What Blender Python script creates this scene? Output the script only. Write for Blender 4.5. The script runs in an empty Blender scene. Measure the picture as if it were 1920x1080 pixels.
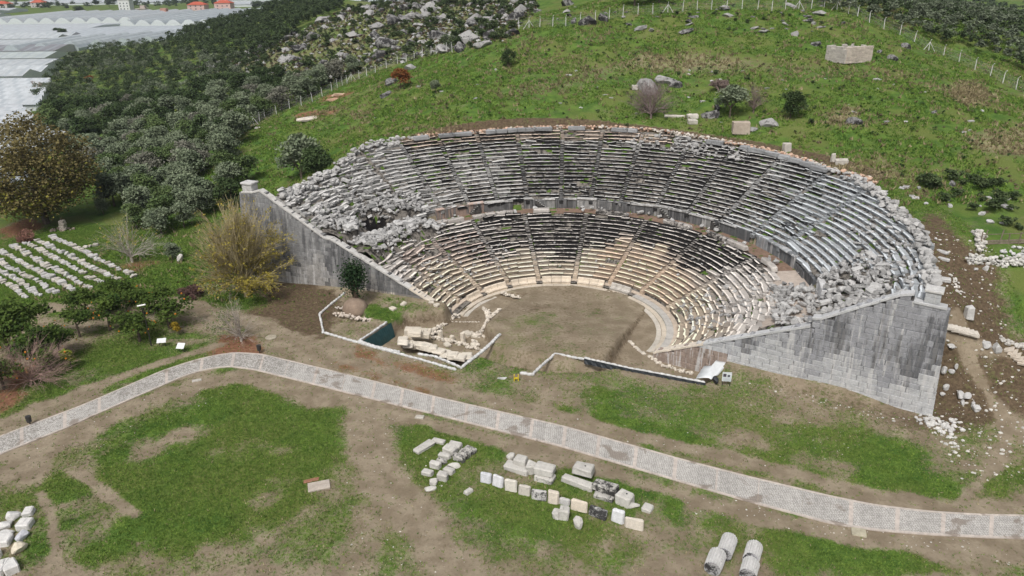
import bpy, math, random
import numpy as np
# ------------------------------------------------------------------ camera, sky, sun, exposure
TH, CH, FOC, ROLL = 0.404, 39.376, 1400.0, -0.012
S = bpy.context.scene
COL = S.collection
cd = bpy.data.cameras.new("camera"); cam = bpy.data.objects.new("camera", cd); COL.objects.link(cam)
cd.sensor_width = 36.0; cd.lens = 36.0 * FOC / 1920.0; cd.clip_start = 1.0; cd.clip_end = 9000.0
cam.location = (0, 0, CH)
from mathutils import Matrix, Vector
cam.rotation_euler = (Matrix.Rotation(math.pi / 2 - TH, 3, 'X') @ Matrix.Rotation(ROLL, 3, 'Z')).to_euler()
S.camera = cam
S.render.resolution_x = 1920; S.render.resolution_y = 1080
W = bpy.data.worlds.new("World"); S.world = W; W.use_nodes = True
SUN_EL, SUN_AZ = math.radians(55), math.radians(200)      # azimuth clockwise from +Y
bg = W.node_tree.nodes["Background"]; sky = W.node_tree.nodes.new("ShaderNodeTexSky")
sky.sky_type = 'NISHITA'; sky.sun_disc = False; sky.sun_elevation = SUN_EL; sky.sun_rotation = SUN_AZ
sky.air_density = 1.0; sky.dust_density = 6.0; sky.ozone_density = 1.0
hs = W.node_tree.nodes.new("ShaderNodeHueSaturation"); hs.inputs['Saturation'].default_value = 0.35
W.node_tree.links.new(sky.outputs[0], hs.inputs['Color']); W.node_tree.links.new(hs.outputs[0], bg.inputs[0])
bg.inputs[1].default_value = 0.088
sl = bpy.data.lights.new("sun", 'SUN'); sl.energy = 1.5; sl.angle = math.radians(10); sl.color = (1.0, 0.97, 0.93)
so = bpy.data.objects.new("sun", sl); COL.objects.link(so)
sd = Vector((math.sin(SUN_AZ) * math.cos(SUN_EL), math.cos(SUN_AZ) * math.cos(SUN_EL), math.sin(SUN_EL)))
so.rotation_euler = sd.to_track_quat('Z', 'Y').to_euler()
S.view_settings.view_transform = 'Standard'; S.view_settings.look = 'None'
S.view_settings.gamma = 1.0; S.view_settings.use_curve_mapping = False
S.view_settings.exposure = 0.50

rnd = random.Random(7); RG = np.random.default_rng(11)
def rr(a, b): return rnd.uniform(a, b)
def shade(c, a, b): k = rnd.uniform(a, b); return [v * k for v in c]
HAZE = True
# ------------------------------------------------------------------ small maths
def dirv(px, py):
    u = (px - 960) / FOC; v = (540 - py) / FOC
    c, s = math.cos(ROLL), math.sin(ROLL); u, v = c * u - s * v, s * u + c * v
    return np.array([u, math.cos(TH) + v * math.sin(TH), -math.sin(TH) + v * math.cos(TH)])
def proj(x, y, z):
    Z = z - CH; dep = y * math.cos(TH) - Z * math.sin(TH); dep = np.where(np.abs(dep) < 1e-3, 1e-3, dep)
    v = (y * math.sin(TH) + Z * math.cos(TH)) / dep; u = x / dep
    c, s = math.cos(ROLL), math.sin(ROLL); u, v = c * u + s * v, -s * u + c * v
    return 960 + FOC * u, 540 - FOC * v, dep
def atz(px, py, z):
    d = dirv(px, py); t = (z - CH) / d[2]; return np.array([d[0] * t, d[1] * t])
def sst(a, b, x):
    t = np.clip((x - a) / (b - a), 0, 1); return t * t * (3 - 2 * t)
def sdpoly(x, y, P):                      # signed distance, positive inside
    P = np.asarray(P, float); d = np.full(x.shape, 1e9); ins = np.zeros(x.shape, bool); n = len(P)
    for i in range(n):
        ax, ay = P[i]; bx, by = P[(i + 1) % n]; ex, ey = bx - ax, by - ay
        t = np.clip(((x - ax) * ex + (y - ay) * ey) / (ex * ex + ey * ey + 1e-9), 0, 1)
        d = np.minimum(d, np.hypot(x - ax - t * ex, y - ay - t * ey))
        c = ((ay > y) != (by > y)) & (x < (bx - ax) * (y - ay) / ((by - ay) if by != ay else 1e-9) + ax)
        ins ^= c
    return np.where(ins, d, -d)
def sdline(x, y, P):
    P = np.asarray(P, float); d = np.full(x.shape, 1e9)
    for i in range(len(P) - 1):
        ax, ay = P[i]; bx, by = P[i + 1]; ex, ey = bx - ax, by - ay
        t = np.clip(((x - ax) * ex + (y - ay) * ey) / (ex * ex + ey * ey + 1e-9), 0, 1)
        d = np.minimum(d, np.hypot(x - ax - t * ex, y - ay - t * ey))
    return d
_perm = RG.random((256, 256))
def vnoise(x, y, s=1.0, o=0):             # smooth value noise 0..1
    x = np.asarray(x, float) / s + o * 17.3; y = np.asarray(y, float) / s + o * 9.1
    xi = np.floor(x).astype(int); yi = np.floor(y).astype(int); fx = x - xi; fy = y - yi
    fx = fx * fx * (3 - 2 * fx); fy = fy * fy * (3 - 2 * fy)
    g = lambda a, b: _perm[a % 256, b % 256]
    return (g(xi, yi) * (1 - fx) + g(xi + 1, yi) * fx) * (1 - fy) + (g(xi, yi + 1) * (1 - fx) + g(xi + 1, yi + 1) * fx) * fy
def fbm(x, y, s, o=0):
    return (vnoise(x, y, s, o) + .5 * vnoise(x, y, s / 2.1, o + 1) + .25 * vnoise(x, y, s / 4.3, o + 2)) / 1.75
# ------------------------------------------------------------------ mesh helpers
def tag(o, label=None, cat=None, group=None, kind=None):
    if label: o['label'] = label
    if cat: o['category'] = cat
    if group: o['group'] = group
    if kind: o['kind'] = kind
    return o
def finish(me, mats, C=None, MI=None, smooth=False):
    for m in mats: me.materials.append(m)
    if C is not None:
        C = np.asarray(C, np.float32)
        if C.shape[1] == 3: C = np.hstack([C, np.zeros((len(C), 1), np.float32)])
        nf = len(me.polygons); tot = np.empty(nf, np.int32); me.polygons.foreach_get('loop_total', tot)
        a = me.color_attributes.new('tint', 'FLOAT_COLOR', 'CORNER')
        a.data.foreach_set('color', np.repeat(C, tot, axis=0).astype(np.float32).ravel())
    if MI is not None: me.polygons.foreach_set('material_index', np.asarray(MI, np.int32))
    me.polygons.foreach_set('use_smooth', np.full(len(me.polygons), smooth))
    me.update()
def link(name, me, parent=None, loc=None, label=None, cat=None, group=None, kind=None):
    o = bpy.data.objects.new(name, me); COL.objects.link(o)
    if parent is not None: o.parent = parent
    if loc is not None: o.location = loc
    return tag(o, label, cat, group, kind)
def quads_mesh(name, V, F, mats, C=None, MI=None, smooth=False):
    V = np.asarray(V, np.float32); F = np.asarray(F, np.int32); k = F.shape[1]
    me = bpy.data.meshes.new(name); me.vertices.add(len(V)); me.vertices.foreach_set('co', V.ravel())
    me.loops.add(F.size); me.loops.foreach_set('vertex_index', F.ravel())
    me.polygons.add(len(F)); me.polygons.foreach_set('loop_start', np.arange(len(F), dtype=np.int32) * k)
    me.polygons.foreach_set('loop_total', np.full(len(F), k, np.int32))
    me.update(calc_edges=True); finish(me, mats, C, MI, smooth); return me
class MB:
    def __init__(s): s.V = []; s.F = []; s.C = []; s.M = []; s.n = 0
    def add(s, V, F, col=(1, 1, 1, 0), mi=0):
        V = np.asarray(V, float); s.V.append(V); n = s.n
        for i, f in enumerate(F):
            s.F.append([a + n for a in f]); s.C.append(col[i] if isinstance(col, list) else col); s.M.append(mi)
        s.n += len(V)
    def mesh(s, name, mats, smooth=False):
        me = bpy.data.meshes.new(name); me.from_pydata(np.vstack(s.V).tolist() if s.V else [], [], s.F)
        C = np.array([c if len(c) == 4 else (*c, 0) for c in s.C], np.float32).reshape(-1, 4)
        finish(me, mats, C, s.M, smooth); return me
    def build(s, name, mats, parent=None, smooth=False, **k):
        if not isinstance(mats, (list, tuple)): mats = [mats]
        return link(name, s.mesh(name, mats, smooth), parent, **k)
# chamfered box template
def _cb():
    cor = [(a, b, c) for a in (-1, 1) for b in (-1, 1) for c in (-1, 1)]
    idx = {}; V = []
    for s in cor:
        for a in range(3): idx[s, a] = len(V); V.append((s, a))
    F = []
    for a in range(3):
        b, c = (a + 1) % 3, (a + 2) % 3
        for s in (-1, 1):
            q = []
            for (u, v) in ((-1, -1), (1, -1), (1, 1), (-1, 1)):
                t = [0, 0, 0]; t[a] = s; t[b] = u; t[c] = v; q.append(idx[tuple(t), a])
            F.append(q)
    for c in range(3):
        a, b = (c + 1) % 3, (c + 2) % 3
        for sa in (-1, 1):
            for sb in (-1, 1):
                t = [0, 0, 0]; t[a] = sa; t[b] = sb; t[c] = 1; p = tuple(t); t[c] = -1; m = tuple(t)
                F.append([idx[p, a], idx[p, b], idx[m, b], idx[m, a]])
    for s in cor: F.append([idx[s, 0], idx[s, 1], idx[s, 2]])
    P = np.array([[s[i] * (1.0 if i == a else .8) for i in range(3)] for s, a in V])
    for f in F:
        q = P[f]; n = np.cross(q[1] - q[0], q[2] - q[0])
        if n @ q.mean(0) < 0: f.reverse()
    S0 = np.array([s for s, a in V], float); A = np.eye(3)[[a for s, a in V]]
    return S0, A, F
CB_S, CB_A, CB_F = _cb()
def cblock(c, half, R=None, bev=.04, jit=.02, rg=RG):
    half = np.asarray(half, float); V = CB_S * half - CB_S * bev * (1 - CB_A)
    if jit:
        J = rg.uniform(-jit, jit, (8, 3)); V = V + np.repeat(J, 3, axis=0) + rg.uniform(-jit, jit, V.shape) * .3
    if R is not None: V = V @ np.asarray(R).T
    return V + np.asarray(c, float)
def rotz(a): c, s = math.cos(a), math.sin(a); return np.array([[c, -s, 0], [s, c, 0], [0, 0, 1.]])
def rotx(a): c, s = math.cos(a), math.sin(a); return np.array([[1, 0, 0], [0, c, -s], [0, s, c.real]]) if 0 else np.array([[1, 0, 0], [0, c, -s], [0, s, c]])
def roty(a): c, s = math.cos(a), math.sin(a); return np.array([[c, 0, s], [0, 1, 0], [-s, 0, c]])
def ico(n):
    import bmesh
    b = bmesh.new(); bmesh.ops.create_icosphere(b, subdivisions=n, radius=1); b.verts.ensure_lookup_table()
    V = np.array([v.co[:] for v in b.verts]); F = [[v.index for v in f.verts] for f in b.faces]; b.free(); return V, F
ICO = {n: ico(n) for n in (1, 2, 3)}
def rock(n=2, planes=9, rg=RG, lo=.42, hi=.80, rough=.05):
    planes += 3
    V, F = ICO[n]; V = V.copy() * (1 + rg.uniform(-rough, rough, (len(V), 1)))
    for _ in range(planes):
        d = rg.normal(size=3); d /= np.linalg.norm(d); k = rg.uniform(lo, hi); t = V @ d - k
        V -= np.where(t > 0, t, 0)[:, None] * d
    return V * 1.22, F
def tube(mb, P, R, n=5, col=(1, 1, 1, 0), mi=0, cap=True):
    P = np.asarray(P, float); R = np.broadcast_to(np.asarray(R, float), (len(P),)); V = []; 
    for i in range(len(P)):
        t = P[min(i + 1, len(P) - 1)] - P[max(i - 1, 0)]; t /= np.linalg.norm(t) + 1e-9
        u = np.cross(t, (0, 0, 1) if abs(t[2]) < .9 else (1, 0, 0)); u /= np.linalg.norm(u); w = np.cross(t, u)
        for k in range(n):
            a = 2 * math.pi * k / n; V.append(P[i] + R[i] * (math.cos(a) * u + math.sin(a) * w))
    F = [[i * n + k, i * n + (k + 1) % n, (i + 1) * n + (k + 1) % n, (i + 1) * n + k] for i in range(len(P) - 1) for k in range(n)]
    if cap: F.append(list(range(n))[::-1]); F.append([(len(P) - 1) * n + k for k in range(n)])
    mb.add(V, F, col, mi)
# ------------------------------------------------------------------ materials
class NT:
    def __init__(s, name, rough=.9, spec=.15):
        s.m = bpy.data.materials.new(name); s.m.use_nodes = True; s.t = s.m.node_tree; s.N = s.t.nodes; s.L = s.t.links
        s.b = s.N['Principled BSDF']; s.b.inputs['Roughness'].default_value = rough; s.b.inputs['Specular IOR Level'].default_value = spec
    def put(s, sock, v):
        if isinstance(v, bpy.types.NodeSocket): s.L.new(v, sock)
        elif v is not None:
            sock.default_value = (*v, 1) if isinstance(v, tuple) and len(v) == 3 and sock.type == 'RGBA' else v
    def attr(s, n='tint'):
        a = s.N.new('ShaderNodeAttribute'); a.attribute_name = n; return a.outputs['Color'], a.outputs['Alpha']
    def pos(s, scale=(1, 1, 1), obj=True):
        if obj: v = s.N.new('ShaderNodeTexCoord').outputs['Object']
        else: v = s.N.new('ShaderNodeNewGeometry').outputs['Position']
        m = s.N.new('ShaderNodeMapping'); m.inputs['Scale'].default_value = scale; s.L.new(v, m.inputs['Vector']); return m.outputs[0]
    def noise(s, vec, sc, det=4, rough=.55, dist=0):
        n = s.N.new('ShaderNodeTexNoise'); s.put(n.inputs['Vector'], vec); n.inputs['Scale'].default_value = sc
        n.inputs['Detail'].default_value = det; n.inputs['Roughness'].default_value = rough; n.inputs['Distortion'].default_value = dist
        return n.outputs['Fac']
    def math(s, op, a, b=None, c=None, clamp=False):
        n = s.N.new('ShaderNodeMath'); n.operation = op; n.use_clamp = clamp; s.put(n.inputs[0], a)
        if b is not None: s.put(n.inputs[1], b)
        if c is not None: s.put(n.inputs[2], c)
        return n.outputs[0]
    def mr(s, v, a, b, c=0., d=1., smooth=True):
        n = s.N.new('ShaderNodeMapRange'); n.interpolation_type = 'SMOOTHSTEP' if smooth else 'LINEAR'
        for i, x in enumerate((v, a, b, c, d)): s.put(n.inputs[i], x)
        return n.outputs[0]
    def mix(s, f, a, b, mode='MIX'):
        n = s.N.new('ShaderNodeMix'); n.data_type = 'RGBA'; n.blend_type = mode; s.put(n.inputs[0], f); s.put(n.inputs[6], a); s.put(n.inputs[7], b); return n.outputs[2]
    def sep(s, c):
        n = s.N.new('ShaderNodeSeparateColor'); s.L.new(c, n.inputs[0]); return n.outputs
    def bump(s, h, strength=.5, dist=.05):
        n = s.N.new('ShaderNodeBump'); n.inputs['Strength'].default_value = strength; n.inputs['Distance'].default_value = dist
        s.L.new(h, n.inputs['Height']); s.L.new(n.outputs[0], s.b.inputs['Normal'])
    def out(s, col): s.put(s.b.inputs['Base Color'], col); return s.m
def stone_mat(name, streak=False):
    n = NT(name, .93, .12); c, a = n.attr(); p = n.pos()
    big = n.noise(p, .35, 3); mid = n.noise(p, 1.7, 5, .6); fine = n.noise(p, 9, 6, .65)
    if streak:
        ps = n.pos((1.3, 1.3, .09)); st = n.noise(ps, 1.0, 5, .62, .3)
        lich = n.math('ADD', n.math('MULTIPLY', st, .75), n.math('MULTIPLY', fine, .25))
    else: lich = n.math('ADD', n.math('MULTIPLY', mid, .6), n.math('MULTIPLY', fine, .4))
    var = n.math('ADD', n.math('MULTIPLY', big, .35), n.math('ADD', n.math('MULTIPLY', mid, .45), n.math('MULTIPLY', fine, .45)))
    col = n.mix(1.0, c, n.mr(var, .35, .9, .62, 1.38, False), 'MULTIPLY')
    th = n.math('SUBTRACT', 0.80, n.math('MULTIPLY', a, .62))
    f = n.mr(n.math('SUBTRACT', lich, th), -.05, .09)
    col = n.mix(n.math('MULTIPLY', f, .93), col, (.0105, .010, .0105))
    # pale crust and small chips
    f2 = n.math('MULTIPLY', n.mr(n.noise(p, 3.1, 5, .7), .60, .72, 0, .35), n.math('SUBTRACT', 1.0, f)); col = n.mix(f2, col, n.mix(.5, c, (.62, .61, .59)))
    n.bump(n.math('ADD', n.math('MULTIPLY', mid, .6), fine), .7, .06); return n.out(col)
def wall_mat(name):
    n = NT(name, .93, .12); c, a = n.attr(); p = n.pos(); mid = n.noise(p, 1.7, 5, .6); fine = n.noise(p, 8, 6, .65)
    s1 = n.noise(n.pos((1.1, 1.1, .10)), 1.0, 6, .62, .3); s2 = n.noise(n.pos((3.1, 3.1, .22)), 1.0, 5, .6, .2); big = n.noise(p, .3, 3)
    var = n.math('ADD', n.math('MULTIPLY', mid, .5), n.math('MULTIPLY', fine, .5)); col = n.mix(1.0, c, n.mr(var, .3, .7, .66, 1.34, False), 'MULTIPLY')
    lt = n.math('ADD', n.math('MULTIPLY', s2, .6), n.math('MULTIPLY', s1, .4)); col = n.mix(n.mr(lt, .50, .59, 0, .82), col, (.52, .515, .51))
    dk = n.math('ADD', n.math('MULTIPLY', s1, .55), n.math('ADD', n.math('MULTIPLY', s2, .25), n.math('MULTIPLY', big, .2)))
    f = n.mr(n.math('SUBTRACT', dk, n.math('SUBTRACT', .76, n.math('MULTIPLY', a, .55))), -.02, .07); col = n.mix(n.math('MULTIPLY', f, .70), col, (.045, .046, .050))
    n.bump(n.math('ADD', n.math('MULTIPLY', mid, .6), fine), .7, .06); return n.out(col)
def flat_mat(name, col, rough=.85, var=.25, sc=3.0, spec=.2):
    n = NT(name, rough, spec); v = n.noise(n.pos(), sc, 5, .6)
    return n.out(n.mix(1.0, col, n.mr(v, .3, .7, 1 - var, 1 + var, False), 'MULTIPLY'))
def attr_mat(name, rough=.85, var=.3, sc=4., trans=0.0, spec=.1):
    n = NT(name, rough, spec); c, a = n.attr(); v = n.noise(n.pos(), sc, 4, .6)
    col = n.mix(1.0, c, n.mr(v, .3, .7, 1 - var, 1 + var, False), 'MULTIPLY')
    n.out(col)
    if trans:
        t = n.N.new('ShaderNodeBsdfTranslucent'); n.L.new(col, t.inputs['Color']); x = n.N.new('ShaderNodeMixShader'); x.inputs[0].default_value = trans
        o = n.N['Material Output']; n.L.new(n.b.outputs[0], x.inputs[1]); n.L.new(t.outputs[0], x.inputs[2]); n.L.new(x.outputs[0], o.inputs['Surface'])
    return n.m
M_STONE = stone_mat('weathered limestone'); M_WALL = wall_mat('streaked ashlar')
M_LEAF = attr_mat('leaves', .7, .25, 1.5, .15); M_BARK = attr_mat('bark', .95, .35, 3.)
M_PAINT = attr_mat('painted surface', .6, .08, 2., 0, .3)
# ------------------------------------------------------------------ terrain
CX, CY = 5.609, 80.443
def PZ(px, py, z): x, y = atz(px, py, z); return (x, y, z)
CTRL = [(-35, 39, 1.6), (34, 39, 1.6), (0, 40, 1.6), (0, 52, 1.6), (0, 62, 1.6), (-20, 52, 1.6), (20, 52, 1.6), (35, 52, 1.6), (-40, 60, 1.5), (-20, 66, 1.6),
 (-61, 80, 1.5), (-75, 60, 1.5), (-40, 80, 1.5), (-30, 85, 1.4), (-20, 76, 1.5), (-30, 92, 1.3), (-45, 100, 1.4), (-60, 100, 1.3), (-80, 100, 1.2), (-60, 40, 1.5), (45, 45, 1.6),
 (60, 20, 1.6), (-60, 20, 1.6), (0, 15, 1.6), (15, 70, 1.7), (26, 64, 1.7), (37.5, 57, 1.7), (0, 76, 1.6), (10, 85, 1.8), (5, 100, 8), (20, 100, 9), (-15, 105, 8),
 (-93, 135, .2), (-85, 150, .3), (-110, 180, 0), (-150, 240, 0), (-190, 313, 0), (-140, 120, 0), (-140, 60, 0), (-200, 200, 0), (-300, 300, 0),
 (-65, 115, 1.2), (-70, 140, 1.5), (-85, 180, 1.5), (-95, 215, 2.5), (-120, 260, 2), (-150, 330, 3), (-44, 118, 2.5), (-50, 139, 4.5), (-42, 110, 2.0),
 (-33, 119, 6.5), (-26, 118, 12.5), (-30, 132, 10), (-22, 128, 14), (-15, 119, 15.2), (5.6, 124.5, 16.6), (28, 121, 16.0), (42, 105, 15.0), (48, 92, 14.6), (48, 80, 13.2), (49.5, 88, 13.5), (54, 92, 14.3),
 (-57, 169, 7), (-60, 150, 4.5), (-65, 185, 6.5), (-41.7, 196, 13), (-20, 187, 20), (6.7, 178, 27.8), (46.5, 180, 31.3), (78, 168, 28.2), (85.6, 157, 23.2), (97, 147, 18.7), (60.8, 137.9, 22.5), (30, 150, 23.5), (0, 150, 21.5), (-20, 155, 17),
 (110, 140, 15), (115, 165, 22), (131, 243, 26.5), (100, 210, 29), (60, 215, 33), (20, 215, 31.5), (160, 200, 20), (180, 260, 20),
 PZ(700, 20, 26), PZ(850, 5, 28.5), PZ(500, 50, 18), PZ(500, 130, 11), PZ(350, 130, 5), PZ(600, 60, 20), (-60, 245, 15), PZ(480, 30, 19), PZ(420, 48, 12.5), PZ(540, 4, 25), PZ(330, 72, 5.5), (-60, 330, 25), (-30, 380, 22), (-260, 420, 0), (-150, 520, 2), (0, 290, 29), (60, 300, 30), (-20, 240, 23.5),
 PZ(1900, 470, 12.0), PZ(1900, 620, 7), PZ(1900, 800, 2.5), PZ(1800, 640, 6.8), PZ(1770, 590, 9), PZ(1760, 700, 3.8), PZ(1800, 540, 10), PZ(1770, 470, 12), PZ(1900, 350, 14.0), PZ(1900, 250, 16.5), PZ(1800, 800, 2.2), PZ(1850, 700, 4.6),
 (60, 60, 6), (70, 75, 11), (80, 100, 14), (75, 50, 5), (90, 60, 8), (100, 100, 13), (130, 110, 12), (80, 30, 2.5),
 (0, 450, 8), (100, 450, 12), (-200, 600, 0), (200, 500, 8), (0, 700, 3), (-500, 100, 0), (-500, 600, 0), (300, 200, 8), (400, 500, 8), (300, 0, 4), (200, 80, 8), (-300, 0, 0), (0, -100, 1.5), (200, -100, 1.5), (-300, 900, 0), (0, 1000, 0), (400, 900, 10)]
_cp = np.array(CTRL, float)
def _U(r2): return np.where(r2 > 0, r2 * np.log(np.maximum(r2, 1e-9)) * .5, 0)
_s = 100.0; _X = _cp[:, :2] / _s; _n = len(_X)
_K = _U(((_X[:, None] - _X[None]) ** 2).sum(-1)) + np.eye(_n) * 2e-4
_A = np.zeros((_n + 3, _n + 3)); _A[:_n, :_n] = _K; _A[:_n, _n] = 1; _A[:_n, _n + 1:] = _X; _A[_n, :_n] = 1; _A[_n + 1:, :_n] = _X.T
_w = np.linalg.solve(_A, np.concatenate([_cp[:, 2], np.zeros(3)]))
def base(x, y):
    sh = x.shape; x = x.ravel(); y = y.ravel(); out = np.empty(x.shape)
    for i in range(0, len(x), 20000):
        a = x[i:i + 20000] / _s; b = y[i:i + 20000] / _s
        out[i:i + 20000] = _U((a[:, None] - _X[:, 0]) ** 2 + (b[:, None] - _X[:, 1]) ** 2) @ _w[:_n] + _w[_n] + _w[_n + 1] * a + _w[_n + 2] * b
    far = sst(380, 700, np.hypot(x, y - 150)); far2 = sst(700, 1200, np.hypot(x, y))
    hill = 16 * fbm(x, y, 260, 5) * sst(150, 500, x) * sst(350, 700, y) * 3
    out = out * (1 - far) + far * (hill * 1.0)
    left = sst(-60, -100, x) * sst(-5, 3, out)
    flat = sst(3.2, 1.7, out) * sst(66, 60, y) * sst(48, 38, np.abs(x))
    out = out * (1 - flat) + 1.6 * flat
    amp = sst(2, 10, out) * sst(0, 8, np.hypot(x - CX, y - CY) - 44)
    out = out + amp * ((fbm(x, y, 9, 2) - .5) * 1.5 + (fbm(x, y, 2.4, 9) - .5) * .35)
    return np.maximum(out, -.3).reshape(sh)
# theatre geometry
PL = np.array([-13.487, 2.104]); DL = np.array([-.9236, .3831]); PR = np.array([9.6635, -8.649]); DR = np.array([.8434, -.5373])
RL0, TL, HL, ZL0 = 13.95, .70, .344, 1.12           # lower seats: 16 rows
RU0, TU, HU, ZU0 = 28.25, .674, .399, 7.515          # upper seats: 20 rows
def seatz(r): return np.where(r > RU0, ZU0 + .592 * (r - RU0), np.where(r < 25.2, ZL0 + .491 * (r - RL0), 6.05))
_ra = np.array([-40, -32.6, -23, -16, -8.4, -1.5, 4.4, 15.8, 23.4, 35.7, 53, 63.5, 74.7, 92.5, 105, 120.5, 130, 137, 143.4, 153.5, 163, 170])
_rv = np.array([38, 37.8, 37.4, 37.6, 38.5, 38.5, 39, 40.3, 40, 40.6, 41.1, 41.7, 41.9, 41.7, 41.4, 41.5, 41.7, 40.4, 38.6, 37.9, 38.1, 38.1])
def rim(az): return np.interp(az, _ra, _rv)
def line_az(P, D, r):
    b = P @ D; c = P @ P - r * r; s = -b + math.sqrt(max(b * b - c, 0)); q = P + s * D; return math.degrees(math.atan2(q[1], q[0])), s
def polar(x, y):
    X = x - CX; Y = y - CY; az = np.degrees(np.arctan2(Y, X)); az = np.where(az < -110, az + 360, az); return np.hypot(X, Y), az
def wall_side(x, y, off=0.0):             # >0 = on the seating side of both retaining walls
    X = x - CX; Y = y - CY
    dl = (X - PL[0]) * DL[1] - (Y - PL[1]) * DL[0]; dr = -(X - PR[0]) * DR[1] + (Y - PR[1]) * DR[0]
    inL = np.where(X < (PL[0] + PR[0]) / 2, dl, dr)
    return inL - off
def gp(pts, z=0.0): return [tuple(atz(a, b, z)) for a, b in pts]
# dug-out areas: (polygon at floor level, floor z, edge width)
def WR(s, o): q = PR + DR * s + np.array([-.5373, -.8434]) * o; return (q[0] + CX, q[1] + CY)
PIT_R = gp([(1208, 588), (1150, 678)], 0) + gp([(1128, 677), (1180, 688), (1260, 703), (1318, 712)], 1.6) + [WR(7.4, .9), WR(7.6, -.5), WR(-.2, -.5)] + gp([(1252, 630), (1250, 600), (1232, 578), (1215, 570)], 0)
PIT_L = gp([(838, 610), (862, 596), (900, 568), (945, 552), (985, 552), (960, 572), (930, 600), (905, 628)], 0) + gp([(925, 632), (900, 655), (866, 684), (845, 676), (815, 664), (783, 659), (740, 655), (680, 636), (726, 607)], 1.6) + gp([(765, 612)], 0)
PIT_L2 = gp([(612, 604), (650, 575), (690, 600), (694, 610), (625, 610)], .9)
def hgt(x, y):
    x = np.asarray(x, float); y = np.asarray(y, float); z = base(x, y); r, az = polar(x, y)
    # orchestra fill: nearly at the benches at the back, level with the ground in front
    d = (x - CX) * math.cos(math.radians(64)) + (y - CY) * math.sin(math.radians(64))
    inside = (r < 13.2) | ((d < 6) & (wall_side(x, y) < .8) & (r < 30))
    m = sst(14.0, 13.0, r); mz = .12 + 1.48 * sst(9, -7, d) * sst(12.3, 10.2, r + 6 * sst(0, -6, d) * 0) + (fbm(x, y, 3, 4) - .5) * .12
    z = z * (1 - m) + mz * m
    for P, fz, w in ((PIT_R, 0.0, .45), (PIT_L, 0.0, .5), (PIT_L2, .9, .4)):
        s = sst(-w, .12, sdpoly(x, y, P) + (vnoise(x, y, .6, 8) - .5) * .15); z = z * (1 - s) + np.minimum(z, fz + (vnoise(x, y, .5, 3) - .5) * .05) * s
    cav = (wall_side(x, y) > .45) & (r > 12.8) & (r < rim(az) + .2) & (az > -50) & (az < 180)
    z = np.where(cav, np.minimum(z, np.maximum(seatz(r) - 1.0, -.4)), z)
    # cut behind the top row
    k = sst(43.6, 43.1, r + (vnoise(x, y, 1.1, 3) - .5) * .9) * (r >= rim(az) + .2) * sst(20, 30, az) * sst(118, 108, az)
    zt = seatz(rim(az)) - .15
    z = np.where((r >= rim(az) + .2) & (r < 45), z * (1 - k) + np.minimum(z, zt) * k, z)
    return z
def G(px, py, zz=None):
    d = dirv(px, py); t = np.concatenate([np.arange(40, 260, 1.0), np.arange(260, 1500, 6.0)])
    X, Y, Z = d[0] * t, d[1] * t, CH + d[2] * t; h = base(X, Y); i = int(np.argmax(Z < h))
    if i == 0: return atz(px, py, 0).tolist() + [0.0]
    a, b = t[i - 1], t[i]
    for _ in range(12):
        m = (a + b) / 2
        if CH + d[2] * m < float(base(np.array([d[0] * m]), np.array([d[1] * m]))[0]): b = m
        else: a = m
    x, y = d[0] * b, d[1] * b; return [x, y, float(hgt(np.array([x]), np.array([y]))[0])]
def hz(x, y): return float(hgt(np.array([x]), np.array([y]))[0])
_gc = {}
def GP(pts): return [G(a, b)[:2] for a, b in pts]
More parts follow.
